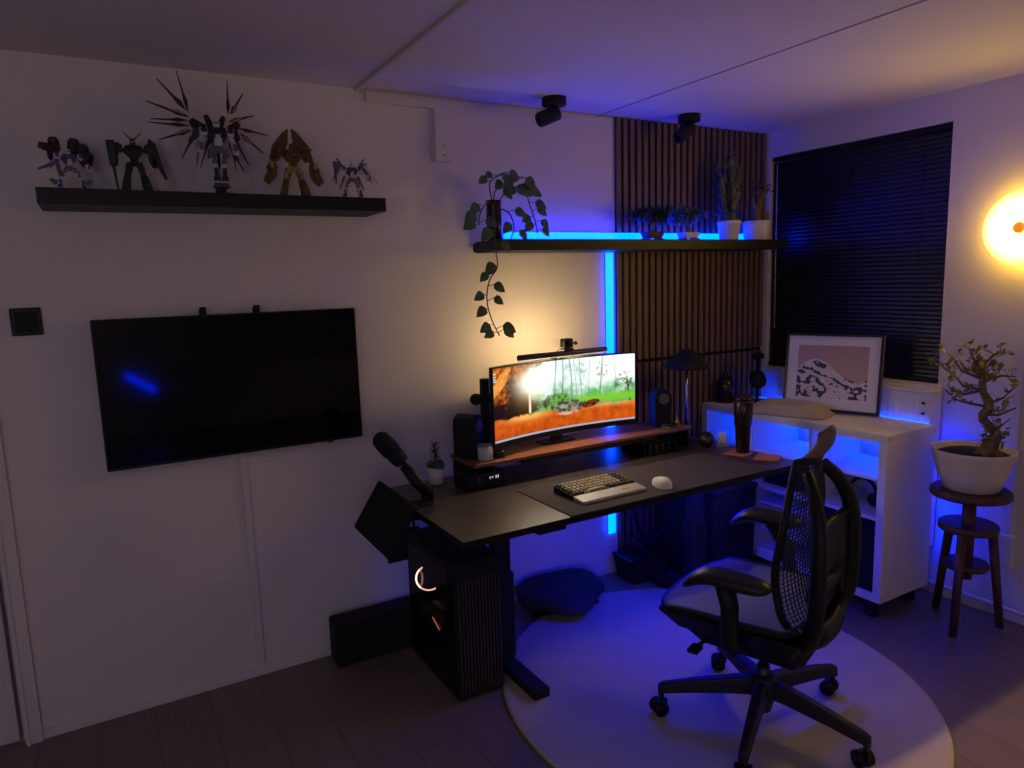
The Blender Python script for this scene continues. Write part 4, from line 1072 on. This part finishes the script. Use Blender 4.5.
# ------------------------------------------------------------------ robot figurines (generic toy robots)
ZR = 1.934
def limb(mb, a, b, w0, w1, d=None):
    a = Vector(a); b = Vector(b); v = b - a
    L = v.length
    q = v.to_track_quat('Z', 'Y').to_matrix().to_4x4()
    sv = mb.M.copy(); mb.M = sv @ Matrix.Translation(a) @ q
    mb.taper((0, 0, 0), (w0, d or w0), (0, 0, L), (w1, (d or w0) * w1 / w0)); mb.M = sv
def robot(x, h, label, mA, mB, mC, rz=0, stance=.16, zb=0, bulk=1.0, armspread=.28, visor=None, y=-.15, finish=None):
    t = thing('robot_figurine', label, 'figurine', (x, y, ZR), rz, group='robot figurines on the left shelf')
    u = h
    z = lambda k: zb + k * u
    legs = []
    for s in (-1, 1):
        l = MB(); fx = s * stance * u; hx = s * .07 * u
        limb(l, (hx, 0, z(.50)), (hx + (fx - hx) * .5, -.01 * u, z(.30)), .09 * u * bulk, .075 * u * bulk)
        limb(l, (hx + (fx - hx) * .5, -.01 * u, z(.31)), (fx, 0, z(.06)), .085 * u * bulk, .115 * u * bulk)
        l.at((0, 0, 0)).cbox((hx + (fx - hx) * .5, -.05 * u, z(.31)), (.06 * u, .04 * u, .07 * u))
        lg = l.build('leg', mA, t, bevel=.0012, seg=1)
        MB().taper((fx, -.03 * u, z(0)), (.12 * u * bulk, .22 * u), (fx, -.01 * u, z(.065)), (.085 * u * bulk, .12 * u)).build('foot', mB, lg, bevel=.001, seg=1)
    b = MB(); b.taper((0, 0, z(.46)), (.17 * u, .12 * u), (0, 0, z(.56)), (.12 * u, .09 * u)).taper((0, 0, z(.56)), (.12 * u, .10 * u), (0, 0, z(.62)), (.14 * u, .10 * u))
    for s in (-1, 1): b.taper((s * .10 * u, 0, z(.40)), (.06 * u, .13 * u), (s * .075 * u, 0, z(.52)), (.08 * u, .12 * u))
    b.build('waist', mB, t, bevel=.001, seg=1)
    c = MB().taper((0, 0, z(.61)), (.17 * u, .14 * u), (0, 0, z(.72)), (.30 * u * bulk, .18 * u)).taper((0, 0, z(.72)), (.30 * u * bulk, .18 * u), (0, 0, z(.80)), (.20 * u, .13 * u))
    c.cbox((-.06 * u, -.09 * u, z(.71)), (.06 * u, .03 * u, .04 * u)).cbox((.06 * u, -.09 * u, z(.71)), (.06 * u, .03 * u, .04 * u))
    c.build('torso', mC, t, bevel=.0012, seg=1)
    hd = MB().taper((0, -.01 * u, z(.80)), (.075 * u, .08 * u), (0, -.01 * u, z(.86)), (.09 * u, .09 * u)).taper((0, -.01 * u, z(.86)), (.09 * u, .09 * u), (0, 0, z(.91)), (.05 * u, .06 * u))
    ho = hd.build('head', mA, t, bevel=.001, seg=1)
    MB().box((-.03 * u, -.06 * u, z(.845)), (.03 * u, -.052 * u, z(.865))).build('visor', visor or M['rblue'], ho)
    for s in (-1, 1):
        a = MB(); sx_ = s * .20 * u * bulk
        a.cbox((sx_, 0, z(.745)), (.11 * u * bulk, .14 * u, .12 * u))
        e = (sx_ + s * armspread * .35 * u, -.02 * u, z(.60)); hnd = (sx_ + s * armspread * .6 * u, -.06 * u, z(.46))
        limb(a, (sx_, 0, z(.72)), e, .06 * u, .055 * u); limb(a, e, hnd, .07 * u * bulk, .085 * u * bulk); a.at((0, 0, 0)).cbox(hnd, (.05 * u, .05 * u, .05 * u))
        a.build('arm', mA if finish is None else finish, t, bevel=.001, seg=1)
    for s in (-1, 1):
        fx = s * stance * u; kx = s * .07 * u + (fx - s * .07 * u) * .5
        p = MB(); p.cbox((kx, -.055 * u, z(.34)), (.07 * u, .05 * u, .05 * u)).cbox((kx, -.05 * u, z(.40)), (.045 * u, .05 * u, .09 * u)); p.build('thigh_armour', mB if mB is not mA else mC, t, bevel=.001, seg=1)
        p = MB(); p.cbox((kx * .35 + fx * .65, -.062 * u, z(.20)), (.05 * u, .05 * u, .12 * u)).cbox((kx * .2 + fx * .8, -.066 * u, z(.12)), (.08 * u, .05 * u, .06 * u)); p.build('shin_armour', mC, t, bevel=.001, seg=1)
        sx_ = s * .20 * u * bulk
        p = MB(); p.cbox((sx_, -.06 * u, z(.76)), (.07 * u, .05 * u, .07 * u)).cbox((sx_ + s * .03 * u, -.05 * u, z(.81)), (.12 * u, .10 * u, .03 * u)); p.build('shoulder_armour', mC, t, bevel=.001, seg=1)
        p = MB(); p.cbox((sx_ + s * armspread * .48 * u, -.075 * u, z(.54)), (.06 * u, .05 * u, .10 * u)); p.build('forearm_armour', mB if mB is not mA else mC, t, bevel=.001, seg=1)
    p = MB(); p.cbox((0, -.10 * u, z(.67)), (.06 * u, .05 * u, .05 * u)).cbox((0, -.085 * u, z(.60)), (.10 * u, .05 * u, .10 * u)); p.build('chest_armour', mA, t, bevel=.001, seg=1)
    return t, u, z
# 1 purple white robot with bulky cannon pack
t, u, z = robot(-3.490, .150, 'small purple and white robot figurine with bulky dark cannons, leftmost on shelf', M['rw'], M['rg'], M['rp'], .15, stance=.24, bulk=1.1, armspread=.3)
p = MB()
for cx, cz, r in ((-.24, .98, .11), (.12, .98, .12), (.27, .88, .13), (.34, .72, .13), (-.32, .80, .07)):
    p.at((cx * u, .03 * u, z(cz)), (.5, 0, cx)).lathe([(r * u * .6, -.16 * u), (r * u, -.10 * u), (r * u, .10 * u), (r * u * .7, .16 * u)], 10, smooth=False)
p.at((-.42 * u, -.02 * u, z(.93)), (0, -1.3, 0)).lathe([(.06 * u, -.12 * u), (.09 * u, 0), (.06 * u, .12 * u)], 10, smooth=False)
p.build('cannon_pack', M['rr'], t)
p = MB(); limb(p, (-.22 * u, -.08 * u, z(.62)), (-.60 * u, -.10 * u, z(.44)), .09 * u, .035 * u); limb(p, (-.25 * u, .0, z(.75)), (-.18 * u, 0, z(.32)), .09 * u, .06 * u); p.build('rifle', M['rp'], t)
for s in (-1, 1):
    p = MB()
    for dx in (-.10, .10): limb(p, (s * .27 * u, 0, z(.18)), ((s * .29 + dx) * u, -.02 * u, z(.26)), .09 * u, .06 * u)
    p.build('leg_pod', M['rg'], t)
# 2 tall black robot with rifle and shield
t, u, z = robot(-3.300, .200, 'black robot figurine holding rifle and shield, second from left on shelf', M['rb'], M['rb'], M['rb'], 0, stance=.17, bulk=1.15, armspread=.15, visor=M['rgreen'])
p = MB(); limb(p, (.03 * u, -.03 * u, z(.90)), (.15 * u, -.03 * u, z(1.02)), .03 * u, .012 * u); limb(p, (-.03 * u, -.03 * u, z(.90)), (-.15 * u, -.03 * u, z(1.03)), .03 * u, .010 * u); p.build('antenna', M['rg'], t)
p = MB(); limb(p, (-.34 * u, -.08 * u, z(.85)), (-.32 * u, -.08 * u, z(.45)), .13 * u, .10 * u); limb(p, (-.32 * u, -.08 * u, z(.45)), (-.28 * u, -.08 * u, z(.03)), .05 * u, .03 * u); p.build('rifle', M['rb'], t, bevel=.001, seg=1)
p = MB(); p.prism([(.24 * u, z(.92)), (.34 * u, z(.84)), (.40 * u, z(.55)), (.48 * u, z(.26)), (.44 * u, z(.24)), (.34 * u, z(.46)), (.22 * u, z(.50)), (.20 * u, z(.75))], -.10 * u, -.06 * u); p.build('shield', M['rb'], t)
# 3 winged robot on stand
X3 = -3.030
t, u, z = robot(X3, .26, 'white robot figurine with radiating dark and gold blade wings on display stand', M['rw'], M['rg'], M['rr'], 0, stance=.05, zb=.030, bulk=.85, armspread=.10)
k_ = .00055
def cp(X, Y): return ((X - 397) * k_ * 1.05, .02, (738 - Y) * k_ * 1.04 + .022)
bl = [((245, 240), (205, 35)), ((222, 240), (95, 92)), ((222, 288), (25, 225)), ((215, 322), (35, 328)), ((215, 352), (20, 347)), ((235, 385), (75, 445)), ((270, 410), (190, 550)), ((300, 440), (270, 597)), ((360, 420), (290, 600)),
      ((480, 240), (490, 60)), ((505, 245), (578, 130)), ((505, 300), (635, 258)), ((560, 350), (715, 377)), ((560, 390), (675, 490)), ((510, 420), (580, 570)), ((480, 430), (500, 605)), ((500, 510), (545, 612))]
for i, (a, b) in enumerate(bl):
    A = Vector(cp(*a)); B = Vector(cp(*b)); d = B - A
    w_ = MB(); hub = A - d * .18; m1 = A + d * .30
    n_ = Vector((d.z, 0, -d.x)).normalized()
    wd = .011 if i not in (3, 4, 0, 7, 8, 9, 15, 16, 12) else .0085
    pts = [hub, A + n_ * wd * .5, A + d * .14 + n_ * wd * .95, m1 + d * .08 + n_ * wd * .38, B + n_ * wd * .14, B - n_ * wd * .14, m1 + d * .08 - n_ * wd * .34, A + d * .14 - n_ * wd * .7, A - n_ * wd * .4]
    w_.prism([(p.x, p.z) for p in pts], .016 + (i % 3) * .003, .020 + (i % 3) * .003)
    bo = w_.build('wing_blade', M['rr'], t)
    if i in (5, 10, 11, 13, 2):
        g2 = MB(); pts = [A, A + n_ * wd * .7, m1 + n_ * wd * .4, m1 + d * .12, m1 - n_ * wd * .1]
        g2.prism([(p.x, p.z) for p in pts], .0125, .016 + (i % 3) * .003); g2.build('gold_vane', M['gold'], bo)
wg = MB()
for s in (-1, 1):
    pa = Vector((s * .055, .018, z(.80))); limb(wg, (s * .02, .02, z(.74)), pa, .022, .026); limb(wg, pa, (s * .080, .018, z(.90)), .036, .018); limb(wg, pa, (s * .075, .018, z(.66)), .030, .018)
    limb(wg, (s * .012, .02, z(.80)), (s * .03, .01, z(.97)), .02, .012)
wg.build('wing_root', M['rr'], t, bevel=.001, seg=1)
MB().lathe([(.062, 0), (.062, .006), (.055, .009)], 32).tube([(0, .03, .006), (0, .03, .10)], .008, 8).tube([(0, .03, .10), (0, .0, .16)], .007, 8).box((-.016, -.005, .009), (.016, .03, .05)).build('display_stand', M['blackm'], t)
# 4 gold robot
t, u, z = robot(-2.770, .222, 'gold robot figurine with tall shoulder plates, fourth on the shelf', M['golddark'], M['gold'], M['golddark'], 0, stance=.19, bulk=1.1, armspread=.3)
for s in (-1, 1):
    p = MB(); p.prism([(s * .03 * u, z(1.16)), (s * .12 * u, z(1.10)), (s * .30 * u, z(.88)), (s * .36 * u, z(.66)), (s * .24 * u, z(.62)), (s * .10 * u, z(.80)), (s * .05 * u, z(.92))], .03 * u, .12 * u)
    p.build('shoulder_plate', M['golddark'], t, bevel=.001, seg=1)
    p = MB(); p.prism([(s * .30 * u, z(.62)), (s * .40 * u, z(.50)), (s * .50 * u, z(.30)), (s * .42 * u, z(.22)), (s * .30 * u, z(.34)), (s * .27 * u, z(.5))], -.06 * u, .04 * u)
    p.build('forearm_fin', M['golddark'], t, bevel=.001, seg=1)
MB().at((0, -.10 * u, z(.70)), (PI / 2, 0, 0)).lathe([(.03 * u, 0), (.02 * u, .01 * u)], 12).build('chest_gem', M['brass'], t)
# 5 small white robot
t, u, z = robot(-2.545, .158, 'small white and blue robot figurine, rightmost on the left shelf', M['rw'], M['rg'], M['rblue'], -.1, stance=.22, bulk=.95, armspread=.5)
p = MB()
for s in (-1, 1):
    limb(p, (s * .12 * u, .06 * u, z(.70)), (s * .34 * u, .06 * u, z(1.02)), .07 * u, .04 * u); limb(p, (s * .30 * u, .0, z(.9)), (s * .42 * u, 0, z(.50)), .13 * u, .06 * u); limb(p, (s * .16 * u, .08 * u, z(.6)), (s * .30 * u, .08 * u, z(.28)), .06 * u, .03 * u)
p.build('thruster_pack', M['rg'], t)
p = MB(); limb(p, (.30 * u, -.08 * u, z(.85)), (.62 * u, -.10 * u, z(.42)), .05 * u, .03 * u); limb(p, (0, 0, z(.90)), (0, 0, z(1.04)), .03 * u, .015 * u); p.build('rifle', M['rw'], t)
p = MB(); limb(p, (-.42 * u, -.06 * u, z(.92)), (-.40 * u, -.06 * u, z(.40)), .16 * u, .08 * u, .05 * u); p.build('shield', M['rp'], t)

# ------------------------------------------------------------------ office chair
CX, CY = -1.548, -1.350
th = math.atan2(.94, -.35) - PI / 2      # local +y is the facing direction
ch = thing('office_chair', 'dark grey mesh office chair on a five star base at the desk', 'office chair', (CX, CY, .0125), th)
def cbase():
    for k in range(5):
        an = math.radians([139, 67, -5, -77, 211][k]) - th
        c, s = math.cos(an), math.sin(an)
        l = MB(); l.M = Matrix.Rotation(an, 4, 'Z')
        l.taper_beam([(.0, .146, .056, .066), (.10, .140, .050, .060), (.24, .122, .042, .048), (.345, .104, .036, .040), (.366, .092, .032, .044)])
        lg = l.build('base_leg', M['base'], ch, bevel=.008, seg=3)
        w = MB(); w.M = Matrix.Translation((c * .352, s * .352, 0)) @ Matrix.Rotation(an + .5 + k * .7, 4, 'Z')
        sv = w.M.copy()
        for sy_ in (-.017, .017):
            w.M = sv @ Matrix.Translation((.012, sy_, .028)) @ Matrix.Rotation(PI / 2, 4, 'X')
            w.lathe([(.018, -.012), (.0275, -.009), (.0275, .009), (.018, .012)], 22)
        w.M = sv; w.tube([(0, 0, .035), (0, 0, .095)], .008, 10).box((-.02, -.007, .03), (.022, .007, .055))
        w.build('caster', M['black'], lg)
cbase()
MB().lathe([(.022, .045), (.030, .05), (.042, .10), (.050, .13), (.048, .178), (.030, .188)], 28).build('hub', M['base'], ch)
MB().tube([(0, 0, .14), (0, 0, .22)], .022, 18).tube([(0, 0, .20), (0, 0, .33)], .014, 16).build('gas_cylinder', M['steel'], ch)
me_ = MB()
me_.taper((0, .03, .275), (.17, .32), (0, .04, .35), (.26, .44)).taper((0, .04, .35), (.26, .44), (0, .05, .41), (.36, .46))
me_.taper((0, -.06, .30), (.18, .20), (0, -.08, .38), (.26, .24))
me_.build('tilt_mechanism', M['black'], ch, bevel=.012, seg=3)
MB().tube([(-.12, .14, .335), (-.20, .16, .325)], .007, 8).at((-.215, .16, .322)).cbox((0, 0, 0), (.05, .035, .014)).build('tilt_lever', M['chairp'], ch)
MB().tube([(.10, .10, .335), (.22, .10, .33)], .007, 8).at((.23, .10, .33)).cbox((0, 0, 0), (.05, .03, .014)).build('height_lever', M['chairp'], ch)
# seat: curved sheet with waterfall front
def seatf(u, v):
    x = (u - .5) * 2; y = v
    hw = .258 * (1 - .10 * (1 - y) ** 2) * (1 - .04 * y * y)
    yy = -.185 + .505 * y - .030 * x * x * y
    if y > .9: yy -= .02 * abs(x) ** 6
    z = .466 + .016 * x * x - .020 * max(0, (y - .72) / .28) ** 2 - .012 * math.sin(PI * y) * (1 - x * x) + .03 * max(0, (.15 - y) / .15) ** 2
    return (x * hw * (1 - .12 * max(0, (y - .9) / .1) ** 2), yy, z)
MB().grid(seatf, 26, 30).build('seat', M['chairseat'], ch, thick=.016)
rim = [seatf(i / 26, 0) for i in range(27)] + [seatf(1, j / 30) for j in range(1, 31)] + [seatf(1 - i / 26, 1) for i in range(1, 27)] + [seatf(0, 1 - j / 30) for j in range(1, 31)]
MB().tube([(p[0], p[1], p[2] - .010) for p in rim], .013, 8).build('seat_rim', M['chairp'], ch)
MB().taper((0, .05, .350), (.32, .40), (0, .06, .435), (.45, .50)).build('seat_pan', M['chairp'], ch, bevel=.015, seg=3)
# backrest
def backf(u, v):
    x = (u - .5) * 2
    hw = .215 * (1 - .52 * max(0, (v - .55) / .45) ** 1.7) * (1 - .30 * max(0, (.20 - v) / .20) ** 2)
    z = .435 + .56 * v
    y = -.175 + .028 * math.exp(-((v - .38) / .22) ** 2) + .012 * v + .040 * x * x - .025 * max(0, (.2 - v) / .2) ** 2
    return (x * hw, y, z)
bk = MB().grid(backf, 22, 40)
o = bk.build('back_mesh', M['chairmesh'], ch)
md = o.modifiers.new('wire', 'WIREFRAME'); md.thickness = .0052; md.use_even_offset = False; md.use_replace = True
rim = [backf(i / 20, 0) for i in range(21)] + [backf(1, j / 40) for j in range(1, 41)] + [backf(1 - i / 20, 1) for i in range(1, 21)] + [backf(0, 1 - j / 40) for j in range(1, 41)]
MB().tube(rim, .0115, 8).build('back_frame', M['chairp'], ch)
def smooth(pts, n=5):
    pts = [Vector(p) for p in pts]; out = []
    for i in range(len(pts) - 1):
        p0 = pts[max(i - 1, 0)]; p1 = pts[i]; p2 = pts[i + 1]; p3 = pts[min(i + 2, len(pts) - 1)]
        for k in range(n):
            t_ = k / n
            out.append(.5 * ((2 * p1) + (-p0 + p2) * t_ + (2 * p0 - 5 * p1 + 4 * p2 - p3) * t_ * t_ + (-p0 + 3 * p1 - 3 * p2 + p3) * t_ ** 3))
    out.append(pts[-1]); return out
# outer spine loop behind the mesh
sp = MB()
for s in (-1, 1):
    pts = smooth([(s * .05, -.10, .385), (s * .13, -.165, .405), (s * .185, -.208, .455), (s * .20, -.225, .55), (s * .196, -.228, .68), (s * .180, -.222, .80), (s * .140, -.195, .89), (s * .085, -.155, .955)])
    sp.tube(pts, [.020 + .004 * math.sin(i / (len(pts) - 1) * PI) - .008 * max(0, i / (len(pts) - 1) - .6) for i in range(len(pts))], 12, flat=1.25)
sp.tube([(-.18, -.215, .785), (-.09, -.20, .775), (0, -.195, .772), (.09, -.20, .775), (.18, -.215, .785)], .015, 8)
sp.tube([(-.17, -.20, .45), (-.08, -.215, .43), (0, -.22, .425), (.08, -.215, .43), (.17, -.20, .45)], .026, 10, flat=1.5)
sp.build('spine_frame', M['black'], ch)
bs = MB()
def shellf(u, v):
    x = (u - .5) * 2
    z = .60 + .185 * v
    return (x * .185 * (1 - .05 * v), -.205 - .018 * x * x, z - .05 * (1 - v) * (1 - x * x) * 0)
bs.grid(shellf, 12, 6)
for s in (-1, 1):
    bs.grid(lambda u, v, s=s: (s * (.20 - (.035 + .07 * v) * u), -.222 + .012 * u, .45 + .155 * v), 4, 8)
bs.build('back_shell', M['black'], ch, thick=.006)
MB().tube([(-.19, -.205, .60), (-.07, -.205, .575), (0, -.205, .57), (.07, -.205, .575), (.19, -.205, .60)], .015, 8, flat=1.8).tube([(-.17, -.205, .66), (-.05, -.205, .60)], .009, 6).tube([(.17, -.205, .66), (.05, -.205, .60)], .009, 6).build('lumbar_support', M['chairp'], ch)
def capf(u, v):
    x = (u - .5) * 2
    hw = .078 * (1 - .35 * v * v)
    return (x * hw, -.148 - .060 * math.sin(v * PI * .5) - .012 * math.sin(v * PI) + .035 * x * x, .972 + .135 * v - .02 * x * x * v)
MB().grid(capf, 14, 10).build('headrest_cap', M['leather'], ch, thick=.014)
for s in (-1, 1):
    a = MB()
    a.tube([(s * .12, .02, .375), (s * .25, .015, .385), (s * .305, .005, .44), (s * .315, (.0 if s < 0 else .04), .56), (s * .315, (.02 if s < 0 else .09), .638)], [.020, .023, .027, .028, .030], 10, flat=1.3)
    ao = a.build('arm_support', M['black'], ch)
    pd = MB()
    def padf(u, v, s=s):
        a_ = 2 * PI * u; y = (-.13 + .285 * v) if s < 0 else (-.03 + .285 * v)
        e = max(.02, 1 - abs(2 * v - 1) ** 4) ** .5
        z = .655 - .060 * max(0, (v - .60) / .40) ** 2 - .008 * (1 - v)
        return (s * .318 - s * .0 + .050 * e * math.cos(a_), y, z + .028 * e * math.sin(a_))
    pd.grid(padf, 18, 22)
    n0 = len(pd.v)
    pd.build('armrest', M['chairpad'], ch)

# ------------------------------------------------------------------ reflections seen in the television: blue light strip on the far wall
t = thing('light_strip', 'blue light strip on the wall behind the viewer, mirrored in the television', 'light strip', (-3.13, -5.97, .60))
MB().at((0, 0, 0), (0, .62, 0)).cbox((0, 0, 0), (.34, .02, .05)).build('diffuser', M['led'], t)

# ------------------------------------------------------------------ room lamp and added lights outside the frame
def cutter_body(name, label, loc, d):
    t = thing(name, label, 'lamp', loc)
    b = MB(); w, h = d
    b.box((-w, -h, -.25), (-w + .006, h, 0)).box((w - .006, -h, -.25), (w, h, 0)).box((-w, -h, -.25), (w, -h + .006, 0)).box((-w, h - .006, -.25), (w, h, 0)).box((-w, -h, -.006), (w, h, 0))
    b.build('housing', M['blackm'], t)
    return t
def light(name, typ, loc, energy, col, size=.1, rot=(0, 0, 0), **kw):
    l = bpy.data.lights.new(name, typ); l.energy = energy; l.color = col
    if typ == 'AREA':
        l.shape = 'DISK'; l.size = size
    elif hasattr(l, 'shadow_soft_size'): l.shadow_soft_size = size
    for k, v in kw.items(): setattr(l, k, v)
    o = bpy.data.objects.new(name, l); C.objects.link(o); o.location = loc; o.rotation_euler = rot
    return o
# warm lamp left-behind the viewer (throws the figurine shadows to the right)
light('room_lamp_left', 'POINT', (-4.55, -2.2, 1.75), 3.9, (1, .95, .97), .10)
# added cool fill behind the viewer, no fixture, lifts walls and ceiling
light('rear_fill_light', 'POINT', (-4.45, -5.2, 1.5), 20, (.84, .80, 1.0), .35)
# warm light for the floor patch, unseen box added to cut its edge straight
lamp = cutter_body('light_cutter_box', 'unseen rectangular box added at the right to cut the warm floor light straight', (-.75, -2.48, 2.4), (.16, .30))
light('floor_patch_light', 'POINT', (-.75, -2.236, 2.385), 72, (1, .60, .26), .003)

# world: faint night ambience
w = bpy.data.worlds.new('world'); S.world = w; w.use_nodes = True
w.node_tree.nodes['Background'].inputs['Color'].default_value = (.004, .004, .010, 1)
w.node_tree.nodes['Background'].inputs['Strength'].default_value = 1

# ------------------------------------------------------------------ camera
cam = bpy.data.cameras.new('camera'); co = bpy.data.objects.new('camera', cam); C.objects.link(co)
yaw, pitch, roll = .5252, .1465, -.0309
fwd = Vector((math.sin(yaw) * math.cos(pitch), math.cos(yaw) * math.cos(pitch), -math.sin(pitch)))
r0 = Vector((math.cos(yaw), -math.sin(yaw), 0)); u0 = r0.cross(fwd)
rr_ = math.cos(roll) * r0 + math.sin(roll) * u0; uu = -math.sin(roll) * r0 + math.cos(roll) * u0
mw = Matrix((( rr_.x, uu.x, -fwd.x, -3.4552), (rr_.y, uu.y, -fwd.y, -2.9258), (rr_.z, uu.z, -fwd.z, 1.6051), (0, 0, 0, 1)))
co.matrix_world = mw
cam.sensor_width = 36; cam.lens = 704.04 / 1024 * 36; cam.clip_start = .05
S.camera = co
S.view_settings.view_transform = 'Standard'; S.view_settings.look = 'None'; S.view_settings.exposure = 0; S.view_settings.gamma = 1
S.view_settings.use_curve_mapping = False
S.cycles.use_denoising = True
S.cycles.max_bounces = 8
S.cycles.sample_clamp_indirect = 6
S.cycles.blur_glossy = .5
